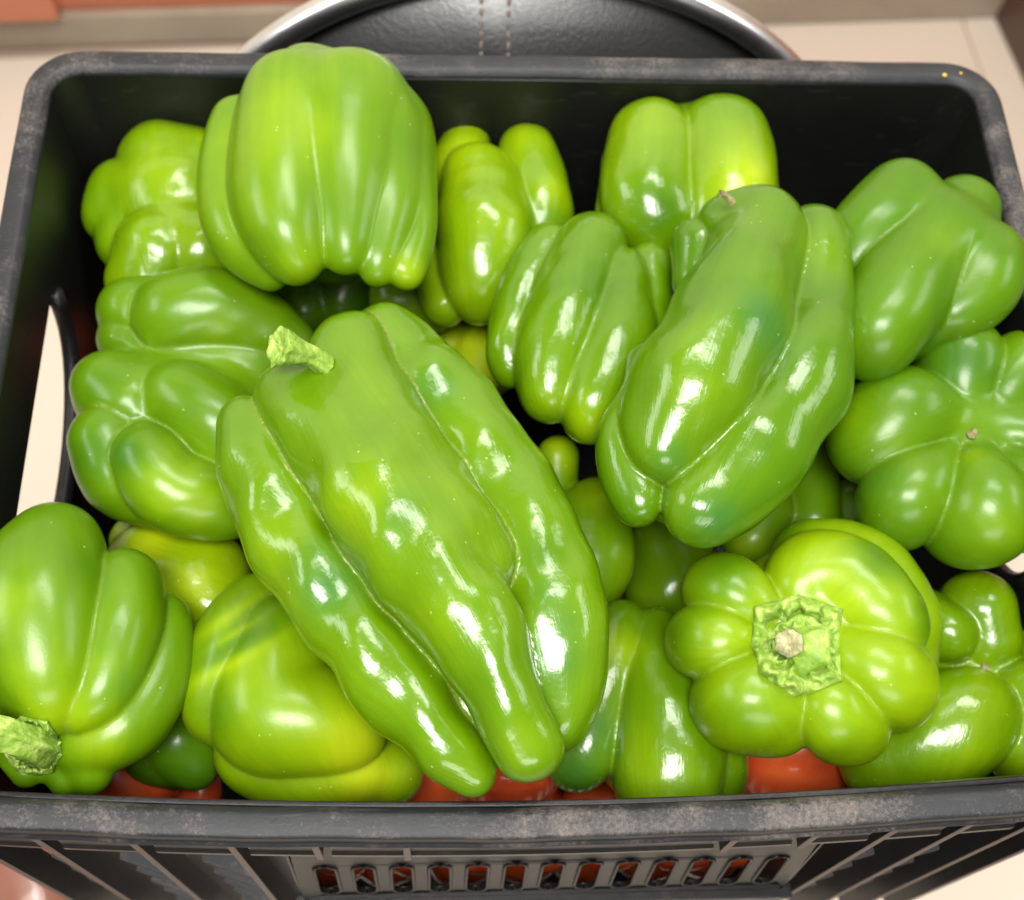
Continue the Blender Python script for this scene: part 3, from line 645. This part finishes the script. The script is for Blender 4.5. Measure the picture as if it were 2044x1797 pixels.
def scar(B, px, py, r, parent, seed):
    rs = random.Random(seed); bm = bmesh.new(); bmesh.ops.create_icosphere(bm, subdivisions=3, radius=r)
    for v in bm.verts: v.co *= rs.uniform(0.75, 1.25)
    for v in bm.verts: v.co.z *= 0.6
    p = surf(B, px, py, 0.3, 0.0); bmesh.ops.translate(bm, verts=bm.verts, vec=tuple(p))
    me = bpy.data.meshes.new('blossom_scar'); bm.to_mesh(me); bm.free(); link_mesh('blossom_scar', me, M_DRY, parent)
scar(B8, 1938, 868, 0.0022, r8, 1); scar(B8, 1944, 861, 0.0015, r8, 2); scar(B15, 1967, 1333, 0.0020, r15, 3)

# ------------------------------------------------------------------ tomatoes under the peppers
def tomato_mesh():
    bm = bmesh.new(); bmesh.ops.create_uvsphere(bm, u_segments=40, v_segments=24, radius=1)
    for v in bm.verts:
        x, y, z = v.co; a = math.atan2(y, x); r = math.hypot(x, y)
        s = 1 + 0.05 * math.cos(5 * a + 0.6) * r * r
        v.co = Vector((x * s, y * s, z * 0.86 - 0.28 * math.exp(-(r / 0.22) ** 2) * (1 if z > 0 else 0.3)))
    me = bpy.data.meshes.new('tomato'); bm.to_mesh(me); bm.free(); return me
TM = tomato_mesh(); TM.materials.append(M_TOM); TM.polygons.foreach_set('use_smooth', [True] * len(TM.polygons))
def tomato(x, y, z, r, label, group='red tomatoes lying below the peppers'):
    o = bpy.data.objects.new('tomato', TM); COL.objects.link(o); o.location = (x, y, z); o.scale = (r, r, r)
    o.rotation_euler = (-PI / 2 + random.uniform(-.3, .3), random.uniform(-.4, .4), random.uniform(-.5, .5)); return tag(o, label, 'tomato', group)
for px, py, z, r, lab in ((330, 1625, -0.150, 0.026, 'red tomato in shade behind the front rim, between the two front left peppers'),
                          (1012, 1632, -0.098, 0.027, 'bright red tomato under the tips of the long olive pepper, behind the front rim'),
                          (860, 1640, -0.108, 0.024, 'dark red tomato shaded between the striped pepper and the long olive pepper tip'),
                          (1575, 1590, -0.105, 0.031, 'red tomato under the pale lobed pepper, behind the front rim'),
                          (30, 1600, -0.120, 0.028, 'red tomato in deep shade below the front left stem'),
                          (215, 1630, -0.150, 0.020, 'small red tomato below the left front pepper, against the rim'),
                          (985, 640, -0.112, 0.028, 'red tomato glimpsed deep left of the glossy ribbed middle pepper'),
                          (190, 690, -0.13, 0.030, 'red tomato in deep shade by the left handle opening'),
                          (1700, 1640, -0.135, 0.026, 'dark red tomato beneath the front right corner pepper')):
    p, _ = place(px, py, z); tomato(min(max(p[0], -0.211 + r), 0.211 - r), max(p[1], r + 0.003), p[2], r, lab)
ORD = ('first', 'second', 'third', 'fourth', 'fifth', 'sixth', 'seventh')
for i, x in enumerate((-0.100, -0.066, -0.033, 0.000, 0.034, 0.067, 0.096)):
    for j, (z, row) in enumerate(((-0.142, 'upper'), (-0.180, 'middle'), (-0.218, 'lower'))):
        tomato(x + random.uniform(-.004, .004) + (0.010 if j == 1 else 0), 0.0140 + random.uniform(-.001, .001), z, 0.0208 + random.uniform(-.0006, .0004),
               '%s red tomato from the left in the %s row behind the front slots' % (ORD[i], row), 'tomatoes behind the slots of the front wall')

# ------------------------------------------------------------------ the crate
CW, CL, CH = 0.22, 0.33368, 0.30
crate = empty('plastic_crate', (0, CL / 2, -CH), 'black plastic crate with a dusty rim, handle openings and ribbed front, full of peppers', 'crate')
def bow_front(x): return -0.0088 * (1 - (x / CW) ** 2)
def rim_path(off, z, nseg=10, r0=0.013, r1=0.030):
    """rounded rectangle at distance off outside the inner edge; front side bowed"""
    pts = []
    for cx, cy, a0, r in ((CW, 0, -90, r0), (CW, CL, 0, r0), (-CW, CL, 90, r0), (-CW, 0, 180, r0)):
        sx = 1 if cx > 0 else -1; sy = 1 if cy > 0 else -1
        cxx = cx - sx * r; cyy = cy - sy * r
        for i in range(nseg + 1):
            a = math.radians(a0 + 90 * i / nseg); pts.append((cxx + (r + off) * math.cos(a), cyy + (r + off) * math.sin(a)))
    out = []
    m = len(pts)
    for i in range(m):
        a = pts[i]; b = pts[(i + 1) % m]; d = math.hypot(a[0] - b[0], a[1] - b[1]); k = max(1, int(d / 0.012))
        for j in range(k): out.append((a[0] + (b[0] - a[0]) * j / k, a[1] + (b[1] - a[1]) * j / k))
    res = []
    for x, y in out:
        if y < 0.004 + 0.02:
            w = max(0.0, min(1.0, 1 - (abs(x) / CW) ** 2)); wy = max(0, min(1, (0.024 - y) / 0.024))
            y -= 0.0088 * w * wy
        elif y > CL - 0.02: y += 0.0012 * max(0, 1 - (abs(x) / CW) ** 2)
        # small moulding irregularities
        j = 0.00022 * math.sin(x * 61 + y * 40) + 0.00016 * math.sin(x * 143 - y * 97)
        res.append((x + j * 0.5, y + j, z))
    return res
prof = [(0.0024, -0.012), (0.0004, -0.011), (0.0000, -0.0066), (0.0001, -0.0034), (0.0005, -0.0026), (0.0024, -0.0007), (0.0031, -0.0003), (0.0040, -0.0001), (0.0075, 0.0000), (0.0104, -0.0002), (0.0112, -0.0005), (0.0117, -0.0012), (0.0118, -0.0030), (0.0118, -0.0070), (0.0121, -0.0078), (0.0131, -0.0082), (0.0133, -0.0088), (0.0131, -0.0094), (0.0112, -0.0096), (0.0106, -0.0080), (0.0100, -0.004), (0.0024, -0.005)]
def loft(name, prof, mat, parent):
    V = []; n = None
    for off, z in prof:
        r = rim_path(off, z); n = len(r); V += r
    F = []; m = len(prof)
    for i in range(m):
        for j in range(n):
            F.append((i * n + j, i * n + (j + 1) % n, ((i + 1) % m) * n + (j + 1) % n, ((i + 1) % m) * n + j))
    me = bpy.data.meshes.new(name); me.from_pydata(V, [], F); me.update()
    bm = bmesh.new(); bm.from_mesh(me); bmesh.ops.recalc_face_normals(bm, faces=bm.faces); bm.to_mesh(me); bm.free()
    return link_mesh(name, me, mat, parent)
# rim_path must give the same count for every offset
_cnt = None
def rim_path_fixed(off, z):
    base = rim_path(0.006, 0.0); return base
rim_o = None
def rim_loft(name, prof, mat, closed=True, tap=0.0):
    base = np.array(rim_path(0.0, 0.0)); n = len(base)
    # normals of the inner outline
    t = np.roll(base, -1, 0) - np.roll(base, 1, 0); t /= np.linalg.norm(t, axis=1)[:, None]; nn = np.stack([t[:, 1], -t[:, 0], t[:, 2] * 0], 1)
    V = []
    for off, z in prof:
        V.append(base + nn * off + np.array([0, 0, z]))
    V = np.vstack(V); m = len(prof); F = []
    for i in range(m if closed else m - 1):
        for j in range(n): F.append((i * n + j, i * n + (j + 1) % n, ((i + 1) % m) * n + (j + 1) % n, ((i + 1) % m) * n + j))
    me = bpy.data.meshes.new(name); me.from_pydata([tuple(v) for v in V], [], F); me.update()
    bm = bmesh.new(); bm.from_mesh(me); bmesh.ops.recalc_face_normals(bm, faces=bm.faces); bm.to_mesh(me); bm.free()
    return link_mesh(name, me, mat, crate)
rim_loft('rim', prof, M_RIM)
# corners: quarter cones joining the walls
TAP = 0.012                                       # how far the walls lean in at the bottom
RC = 0.013
def corner_mesh(sx, sy):
    V = []; F = []; n = 10
    for lev, (z, ins) in enumerate(((-0.004, 0.0), (-CH, TAP))):
        for thick in (0.0, 0.0022):
            for i in range(n + 1):
                a = PI / 2 * i / n; r = RC + thick
                x = CW - RC - ins + r * math.cos(a); y = CL / 2 - RC - ins + r * math.sin(a)
                V.append((sx * x, CL / 2 + sy * y, z))
    m = n + 1
    for i in range(n):
        F += [(i, i + 1, 2 * m + i + 1, 2 * m + i), (m + i, 3 * m + i, 3 * m + i + 1, m + i + 1), (i, m + i, m + i + 1, i + 1), (2 * m + i, 2 * m + i + 1, 3 * m + i + 1, 3 * m + i)]
    me = bpy.data.meshes.new('corner'); me.from_pydata(V, [], F); me.update()
    bm = bmesh.new(); bm.from_mesh(me); bmesh.ops.recalc_face_normals(bm, faces=bm.faces); bm.to_mesh(me); bm.free(); return me
for sx in (-1, 1):
    for sy in (-1, 1): link_mesh('corner', corner_mesh(sx, sy), M_WALL, crate, smooth=False)
ang = math.atan2(TAP, CH)
def wall_obj(me, M, mat=M_WALL, name='side_wall'):
    me.transform(M); return link_mesh(name, me, mat, crate, smooth=False)
# side walls with handle openings: local x runs along the crate, local y up from the rim
def side_outer(L0): return [(-L0 / 2 + RC, -0.004), (L0 / 2 - RC, -0.004), (L0 / 2 - RC - TAP, -CH), (-L0 / 2 + RC + TAP, -CH)]
def handle_hole():
    # straight upper edge, arched lower edge
    x0, x1, yt, yb = -0.072, 0.072, -0.041, -0.092
    pts = [(x1 - 0.004, yt), (x0 + 0.004, yt)]
    for i in range(25):
        a = PI + PI * i / 24; pts.append((x1 * math.cos(a) * 1.0, yt - 0.004 + (yb - yt) * abs(math.sin(a)) ** 0.8))
    return pts
HOLE = handle_hole()
for s in (-1, 1):
    me = plate_mesh('side_wall', side_outer(CL), [HOLE], 0.0024, 0.0007)
    # local (x,y,z)->(world y, z, x)
    M = Matrix(((0, 0, s, s * (CW + 0.0012)), (1, 0, 0, CL / 2), (0, 1, 0, 0), (0, 0, 0, 1)))
    lean = Matrix.Translation((s * CW, 0, 0)) @ Matrix.Rotation(s * ang, 4, 'Y') @ Matrix.Translation((-s * CW, 0, 0))
    wall_obj(me, lean @ M)
    # the moulded flange round the handle opening, standing out of the wall
    path = [(s * (CW + 0.001), CL / 2 + p[0], p[1]) for p in HOLE[2:]]
    path = [tuple(lean @ Vector(p)) for p in path]
    link_mesh('handle_flange', tube_mesh('handle_flange', path, [0.0042] * len(path), 14, sy=1.0), M_RIB, crate)
# back wall
me = plate_mesh('side_wall', side_outer(2 * CW), [], 0.0024, 0.0007)
M = Matrix(((1, 0, 0, 0), (0, 0, 1, CL + 0.0012), (0, 1, 0, 0), (0, 0, 0, 1)))
wall_obj(me, Matrix.Translation((0, CL, 0)) @ Matrix.Rotation(-ang, 4, 'X') @ Matrix.Translation((0, -CL, 0)) @ M)
# front wall with the slotted handle panel, bowed
slots = []
NS = 13
PT = (-0.0114, -0.075); PB = (-0.0195, -0.142)          # (y, z) of the panel's upper and lower edge
SXC = float(hit(649, 1742, (0, 1, 0), -0.0155)[0]); pitch = (float(hit(1523, 1742, (0, 1, 0), -0.0155)[0]) - SXC) / (NS - 1)
SX0 = SXC - pitch / 2; SX1 = SX0 + pitch * NS; PL = math.hypot(PB[0] - PT[0], PB[1] - PT[1])
OPENING = rrect(SX0 - 0.004, SX1 + 0.004, -0.2999 + 0.014, -0.066, 0.004, 4)
fo = [(-CW + RC, -0.004)] + [(-CW + RC + (2 * CW - 2 * RC) * i / 24, -0.004) for i in range(1, 25)] + [(CW - RC - TAP, -CH)] + [(-CW + RC + TAP + (2 * CW - 2 * RC - 2 * TAP) * i / 24, -CH) for i in range(23, -1, -1)]
me = plate_mesh('side_wall', fo, [OPENING], 0.0024, 0.0007)
M = Matrix(((1, 0, 0, 0), (0, 0, 1, 0), (0, 1, 0, 0), (0, 0, 0, 1)))
me.transform(M)
bm = bmesh.new(); bm.from_mesh(me); bmesh.ops.triangulate(bm, faces=[f for f in bm.faces if len(f.verts) > 4]); bm.to_mesh(me); bm.free()
def fw_y(x, z): return bow_front(x) * (1 - 0.45 * min(1, -z / CH)) + 0.002 * min(1, -z / CH)
for v in me.vertices: v.co.y += fw_y(v.co.x, v.co.z) + 0.001
link_mesh('side_wall', me, M_RIB, crate, smooth=False)
# the slotted hand-hold panel, sloping outwards to a ledge
def pan(x, q, out=0.0):                                  # q runs down the slope
    f = q / PL; ny, nz = (PT[1] - PB[1]) / PL, (PT[0] - PB[0]) / PL
    return (x, PT[0] + (PB[0] - PT[0]) * f + bow_front(x) * 0.25 + 0.0022 - out * ny, PT[1] + (PB[1] - PT[1]) * f + out * nz)
hw = 0.5 * pitch - 0.0036
for i in range(NS):
    cx = SX0 + pitch * (i + 0.5); slots.append(rrect(cx - hw, cx + hw, -PL + 0.012, -0.016, 0.0048, 5))
me = plate_mesh('slotted_panel', rrect(SX0 - 0.005, SX1 + 0.005, -PL - 0.001, 0.010, 0.002, 2), slots, 0.0020, 0.0006)
bm = bmesh.new(); bm.from_mesh(me); bmesh.ops.triangulate(bm, faces=[f for f in bm.faces if len(f.verts) > 4]); bm.to_mesh(me); bm.free()
for v in me.vertices: v.co = Vector(pan(v.co.x, -v.co.y, v.co.z))
link_mesh('slotted_panel', me, M_RIB, crate, smooth=False)
for i in range(NS):
    path = [pan(x, -q, 0.0012) for x, q in rrect(SX0 + pitch * (i + 0.5) - hw - .0003, SX0 + pitch * (i + 0.5) + hw + .0003, -PL + 0.0117, -0.0157, 0.0050, 5)]
    link_mesh('slot_frame', tube_mesh('slot_frame', path, [0.0008] * len(path), 8, close=True), M_RIB, crate)
me = box_mesh('lower_panel', SX0 - 0.005, SX1 + 0.005, PB[0] + 0.0022, PB[0] + 0.0042, -CH + 0.002, PB[1] - 0.0005, 0.0004, 1); link_mesh('lower_panel', me, M_RIB, crate, smooth=False)
for xx in (SX0 - 0.0062, SX1 + 0.0052):
    bm = bmesh.new(); vs = [bm.verts.new(c) for c in ((xx, -0.002, -0.060), (xx, PT[0], -0.064), (xx, PB[0] + 0.001, PB[1]), (xx, PB[0] + 0.001, -CH + 0.003), (xx, -0.002, -CH + 0.003))]
    f = bm.faces.new(vs); e = bmesh.ops.extrude_face_region(bm, geom=[f]); bmesh.ops.translate(bm, verts=[v for v in e['geom'] if isinstance(v, bmesh.types.BMVert)], vec=(0.001, 0, 0)); bmesh.ops.recalc_face_normals(bm, faces=bm.faces)
    me = bpy.data.meshes.new('cheek'); bm.to_mesh(me); bm.free(); link_mesh('cheek', me, M_RIB, crate, smooth=False)
# ledge below the slotted panel, standing out
def ledge(name, x0, x1, z, depth0, depth1, th, mat=M_RIB):
    V = []; n = 12
    for i in range(n + 1):
        x = x0 + (x1 - x0) * i / n; yw = fw_y(x, z) ; d = depth0 + (depth1 - depth0) * i / n
        for y, zz in ((yw + 0.001, z), (yw - d, z), (yw - d - .0003, z - 0.0008), (yw - d, z - th), (yw + 0.001, z - th)): V.append((x, y, zz))
    F = [(i * 5 + k, i * 5 + (k + 1) % 5, (i + 1) * 5 + (k + 1) % 5, (i + 1) * 5 + k) for i in range(n) for k in range(5)] + [(0, 1, 2, 3, 4), tuple(n * 5 + k for k in (4, 3, 2, 1, 0))]
    me = bpy.data.meshes.new(name); me.from_pydata(V, [], F); me.update()
    bm = bmesh.new(); bm.from_mesh(me); bmesh.ops.recalc_face_normals(bm, faces=bm.faces); bm.to_mesh(me); bm.free()
    return link_mesh(name, me, mat, crate, smooth=False)
link_mesh('ledge', box_mesh('ledge', SX0 - 0.009, SX1 + 0.009, PB[0] - 0.0045, PB[0] + 0.0021, PB[1] - 0.0075, PB[1] - 0.0008, 0.0007), M_RIB, crate, smooth=False)
# ribs standing out of the front wall, full height; short ones above the slotted panel
RIBX = (-0.215, -0.186, -0.1515, -0.1165, 0.1285, 0.1575, 0.187, 0.213)
SHORT = (-0.086, -0.053, 0.068, 0.0985)
def rib_face(x): return fw_y(x, 0) - 0.0112
def rib(x, zb, name='rib'):
    yf = rib_face(x); lean_b = fw_y(x, zb) - fw_y(x, 0)
    me = box_mesh('rib', x - 0.0009, x + 0.0009, yf, fw_y(x, 0) + 0.0008, zb, -0.0080)
    for v in me.vertices:
        if v.co.z < -0.1: v.co.y += lean_b if v.co.y > yf + 0.003 else 0.0
        elif v.co.z < -0.03 and v.co.y < yf + .003 and zb > -.1: v.co.y += 0.0
    o = link_mesh(name, me, M_RIB, crate, smooth=False)
    e = box_mesh('rib_edge', x - 0.0014, x + 0.0014, yf - 0.0007, yf - 0.00005, zb, -0.0100, 0.0003, 1)
    link_mesh('rib_edge', e, M_EDGE, o, smooth=False)
    return o
for x in RIBX: rib(x, -CH + 0.004)
for x in SHORT: rib(x, -0.0435)
# flange strips between the ribs, just under the rim
allx = sorted(RIBX + SHORT)
for a, b in zip(allx[:-1], allx[1:]):
    n = 6; V = []
    for i in range(n + 1):
        x = a + 0.0045 + (b - a - 0.0055) * i / n if b < 0 else a + 0.0012 + (b - a - 0.0055) * i / n
        y = fw_y(x, 0) - 0.0096
        for yy, zz in ((y + 0.0016, -0.014), (y, -0.014), (y, -0.0365), (y - 0.0012, -0.0385), (y - 0.0012, -0.042), (y + 0.0016, -0.042)): V.append((x, yy, zz))
    F = [(i * 6 + k, i * 6 + (k + 1) % 6, (i + 1) * 6 + (k + 1) % 6, (i + 1) * 6 + k) for i in range(n) for k in range(6)] + [tuple(range(6)), tuple(n * 6 + k for k in range(5, -1, -1))]
    me = bpy.data.meshes.new('flange'); me.from_pydata(V, [], F); me.update()
    bm = bmesh.new(); bm.from_mesh(me); bmesh.ops.recalc_face_normals(bm, faces=bm.faces); bm.to_mesh(me); bm.free()
    link_mesh('flange', me, M_RIB, crate, smooth=False)
# small wedge ledges between the long ribs
for a, b, w in ((-0.1515, -0.1165, 1), (-0.186, -0.1515, 1), (-0.215, -0.186, 1), (-0.1165, -0.112, 0), (0.1285, 0.1575, -1), (0.1575, 0.187, -1), (0.187, 0.213, -1)):
    if w == 0: continue
    for z in (-0.110, -0.144, -0.176, -0.208, -0.240):
        if w > 0: ledge('wedge', a + 0.009, b - 0.0009, z, 0.004, 0.0112, 0.004, M_RIM)
        else: ledge('wedge', a + 0.0009, b - 0.008, z, 0.0112, 0.0075, 0.004, M_RIM)
# wedge just left of the slotted panel and crate bottom
link_mesh('crate_floor', box_mesh('crate_floor', -CW + TAP, CW - TAP, 0.006, CL - TAP, -CH, -CH + 0.004, 0.001), M_WALL, crate)
# two yellow crumbs on the right end of the back rim
for px, py, r in ((1885, 150, 0.0011), (1918, 146, 0.0007)):
    p = hit(px, py, (0, 0, 1), 0.0004)
    bm = bmesh.new(); bmesh.ops.create_icosphere(bm, subdivisions=2, radius=r)
    for v in bm.verts: v.co = v.co * random.uniform(0.7, 1.15); v.co.z *= 0.6
    me = bpy.data.meshes.new('crumb'); bm.to_mesh(me); bm.free()
    o = link_mesh('crumb', me, M_CRUMB); o.location = tuple(p)
    tag(o, 'larger yellow crumb on the right end of the back rim' if r > 0.001 else 'smaller yellow crumb nearest the back right rim corner', 'crumb', 'yellow crumbs on the rim')

# ------------------------------------------------------------------ the chair behind and under the crate
CY, CZ, CX, RB = 0.405, -0.2045, 0.005, 0.209
chair = empty('round_back_chair', (CX, 0.17, -0.76), 'chair with round black vinyl backrest in chrome frame, behind the crate', 'chair')
arc = [(CX + RB * math.cos(2 * PI * i / 96), CY + 0.004, CZ + RB * math.sin(2 * PI * i / 96)) for i in range(96)]
def band(name, ri, ro, y0, y1, mat):
    n = 128; pr = []
    k = 0.0054
    corners = ((ri, y0), (ro, y0), (ro, y1), (ri, y1)); cs = []
    for (r, y), (dr, dy), a0 in zip(corners, ((1, 1), (-1, 1), (-1, -1), (1, -1)), (180, 270, 0, 90)):
        for q in range(5):
            a = math.radians(a0 + 90 * q / 4); cs.append((r + dr * k + k * math.cos(a), y + dy * k + k * math.sin(a)))
    V = [(CX + r * math.cos(2 * PI * i / n), y, CZ + r * math.sin(2 * PI * i / n)) for i in range(n) for r, y in cs]; m = len(cs)
    F = [(i * m + q, i * m + (q + 1) % m, ((i + 1) % n) * m + (q + 1) % m, ((i + 1) % n) * m + q) for i in range(n) for q in range(m)]
    me = bpy.data.meshes.new(name); me.from_pydata(V, [], F); me.update()
    bm = bmesh.new(); bm.from_mesh(me); bmesh.ops.recalc_face_normals(bm, faces=bm.faces); bm.to_mesh(me); bm.free()
    return link_mesh(name, me, mat, chair)
band('back_frame', 0.2015, 0.2145, 0.392, 0.407, M_CHROME)
# the cushion: a domed disc with a seam down the middle and a welt round the edge
V = []; F = []; nr, na = 40, 160
for i in range(nr + 1):
    f = i / nr
    for j in range(na):
        a = 2 * PI * j / na; r = 0.2015 * f
        x = r * math.cos(a); z = r * math.sin(a)
        y = 0.4125 - 0.054 * (1 - f ** 2.8) ** 0.78 - 0.002
        if f > 0.94: y += 0.0
        sx = x + 0.0165
        y += 0.0045 * math.exp(-(sx / 0.0020) ** 2) + 0.0012 * (math.exp(-((sx - 0.0075) / 0.0016) ** 2) + math.exp(-((sx + 0.0065) / 0.0016) ** 2))
        y += 0.0007 * math.sin(x * 120 + z * 60) * math.sin(z * 90) * (1 - f)
        V.append((CX + x, y, CZ + z))
F = [(i * na + j, i * na + (j + 1) % na, (i + 1) * na + (j + 1) % na, (i + 1) * na + j) for i in range(nr) for j in range(na)]
me = bpy.data.meshes.new('back_cushion'); me.from_pydata(V, [], F); me.update()
bm = bmesh.new(); bm.from_mesh(me); bmesh.ops.remove_doubles(bm, verts=bm.verts, dist=1e-6); bmesh.ops.recalc_face_normals(bm, faces=bm.faces); bm.to_mesh(me); bm.free()
cush = link_mesh('back_cushion', me, M_VINYL, chair)
def cush_y(x, z):
    f = min(0.999, math.hypot(x, z) / 0.2015); return 0.4125 - 0.054 * (1 - f ** 2.8) ** 0.78 - 0.002
for sx in (-0.0165 + 0.0075, -0.0165 - 0.0065):
    bm = bmesh.new(); z = 0.195
    while z > 0.0:
        y = cush_y(sx, z); y2 = cush_y(sx, z - 0.0036)
        if math.hypot(sx, z) < 0.197:
            m4 = Matrix.Translation((CX + sx, (y + y2) / 2 - 0.0002, CZ + z - 0.0018)) @ Matrix.Rotation(math.atan2(-(y2 - y), -0.0036) , 4, 'X')
            bmesh.ops.create_uvsphere(bm, u_segments=8, v_segments=6, radius=1, matrix=Matrix.Translation((CX + sx, (y + y2) / 2 + 0.0006, CZ + z - 0.0018)) @ Matrix.Diagonal((0.0011, 0.0012, 0.0028, 1)))
        z -= 0.0046
    me = bpy.data.meshes.new('stitching'); bm.to_mesh(me); bm.free(); o = link_mesh('stitching', me, M_THREAD, cush); o['kind'] = 'stuff'
link_mesh('back_shell', tube_mesh('back_shell', [(CX, 0.4045, CZ), (CX, 0.4095, CZ)], [0.2040, 0.201], 96), M_VINYL, chair)
for o in [c for c in chair.children] + [c for c in cush.children]:      # the backrest leans back a little
    o.data.transform(Matrix.Translation((0, 0.405, 0)) @ Matrix.Rotation(math.radians(-7), 4, 'X') @ Matrix.Translation((0, -0.405, 0)))
# back of the backrest, seat and legs
seat_pts = [(CX, 0.17, -0.36), (CX, 0.17, -0.352), (CX, 0.17, -0.318), (CX, 0.17, -0.308), (CX, 0.17, -0.3025)]
link_mesh('seat', tube_mesh('seat', seat_pts, [0.175, 0.188, 0.192, 0.185, 0.165], 96), M_VINYL, chair)
for sx in (-1, 1):
    for sy in (-1, 1):
        link_mesh('leg', tube_mesh('leg', [(CX + sx * 0.13, 0.17 + sy * 0.13, -0.355), (CX + sx * 0.155, 0.17 + sy * 0.155, -0.757)], [0.011, 0.011], 20), M_CHROME, chair)
    link_mesh('back_support', tube_mesh('back_support', [(CX + sx * 0.12, 0.27, -0.357), (CX + sx * 0.12, 0.40, -0.357), (CX + sx * 0.12, 0.408, -0.30), (CX + sx * 0.12, 0.408, -0.26)], [0.009] * 4, 16), M_CHROME, chair)

# ------------------------------------------------------------------ floor, wall and the things beyond
FZ = -0.76; TH = math.radians(4.6)
floor = empty('floor', (0, 0, FZ), kind='structure')
link_mesh('grout', box_mesh('grout', -3, 3, -3, 3, FZ - 0.03, FZ - 0.0025), M_GROUT, floor, smooth=False)
org = Vector((0.6518, 1.1538, 0)); ux = Vector((math.cos(TH), math.sin(TH), 0)); uy = Vector((-math.sin(TH), math.cos(TH), 0)); TS = 0.80
tile_me = box_mesh('tile', 0.0016, TS - 0.0016, 0.0016, TS - 0.0016, -0.012, 0, 0.0008, 1); tile_me.materials.append(M_TILE)
for i in range(-3, 2):
    for j in range(-3, 1):
        o = bpy.data.objects.new('tile', tile_me); COL.objects.link(o); o.parent = floor
        p = org + ux * TS * i + uy * (TS * j - 0.79); o.location = (p.x, p.y, 0); o.rotation_euler = (0, 0, TH)
WN = np.array([-0.0615, 1.0, 0]); WN /= np.linalg.norm(WN); wdir = Vector((WN[1], -WN[0], 0))
w0 = Vector(hit(1000, 69, (0, 0, 1), FZ)); wd = float(np.array(w0) @ WN); wa = math.atan2(wdir.y, wdir.x)
sk_top = hit(800, 15, WN, wd)[2]
wall = empty('wall', tuple(w0), kind='structure')
def walled(name, x0, x1, y0, y1, z0, z1, mat, parent, bev=0.0):
    me = box_mesh(name, x0, x1, y0, y1, z0, z1, bev); me.transform(Matrix.Translation((w0.x, w0.y, 0)) @ Matrix.Rotation(wa, 4, 'Z')); me.materials.append(mat)
    o = bpy.data.objects.new(name, me); COL.objects.link(o)
    if parent: o.parent = parent; o.matrix_parent_inverse = Matrix.Translation(-parent.location)
    return o
walled('wall_face', -2.5, 2.5, 0.014, 0.12, FZ, FZ + 0.30, M_TERRA, wall)
walled('upper_wall', -2.5, 2.5, 0.012, 0.12, FZ + 0.3005, 1.2, M_CREAM, wall)
walled('skirting_board', -2.5, 2.5, 0.0, 0.013, FZ + 0.001, sk_top, M_SKIRT, wall, 0.003)
pl = Vector(hit(112, 40, WN, wd - 0.03)) - w0
pil = walled('wall_panel', -1.2, pl.dot(wdir), -0.022, -0.001, float(hit(60, 55, WN, wd - 0.03)[2]), FZ + 0.30, M_TERRA, None, 0.004)
pil.location = (0, 0, 0)
tag(pil, 'terracotta wall panel standing out from the wall at the top left corner', 'wall panel')
# brown cabinet at the top right
cab = empty('cabinet', (0.90, 1.0, FZ), 'brown wooden cabinet with a dark plinth at the top right corner', 'cabinet')
c0 = hit(1977, 23, (0, 0, 1), FZ); c1 = hit(2044, 170, (0, 0, 1), FZ)
dv = Vector((c0[0] - c1[0], c0[1] - c1[1], 0)).normalized(); ca = math.atan2(dv.y, dv.x) - PI / 2
for nm, x0, x1, z0, z1, mat in (('plinth', 0, 0.5, FZ + 0.001, FZ + 0.075, M_WOOD), ('body', 0.012, 0.5, FZ + 0.076, FZ + 0.80, M_WOOD2)):
    me = box_mesh(nm, x0, x1, -0.55, 0.0, z0, z1, 0.003); me.transform(Matrix.Translation((c0[0], c0[1], 0)) @ Matrix.Rotation(ca, 4, 'Z')); link_mesh(nm, me, mat, cab, smooth=False)
# reddish-brown stool at the lower left
stool = empty('low_stool', (-0.44, -0.04, FZ), 'glossy reddish-brown plastic stool at the bottom left corner, below the crate front', 'stool')
link_mesh('stool_seat', tube_mesh('stool_seat', [(-0.44, -0.04, -0.50), (-0.44, -0.04, -0.48), (-0.44, -0.04, -0.462), (-0.44, -0.04, -0.453), (-0.44, -0.04, -0.449)], [0.17, 0.175, 0.172, 0.160, 0.135], 64), M_STOOL, stool)
for k in range(4):
    a = PI / 4 + k * PI / 2
    link_mesh('leg', tube_mesh('leg', [(-0.44 + 0.11 * math.cos(a), -0.04 + 0.11 * math.sin(a), -0.499), (-0.44 + 0.15 * math.cos(a), -0.04 + 0.15 * math.sin(a), FZ + 0.001)], [0.018, 0.014], 16), M_STOOL, stool)
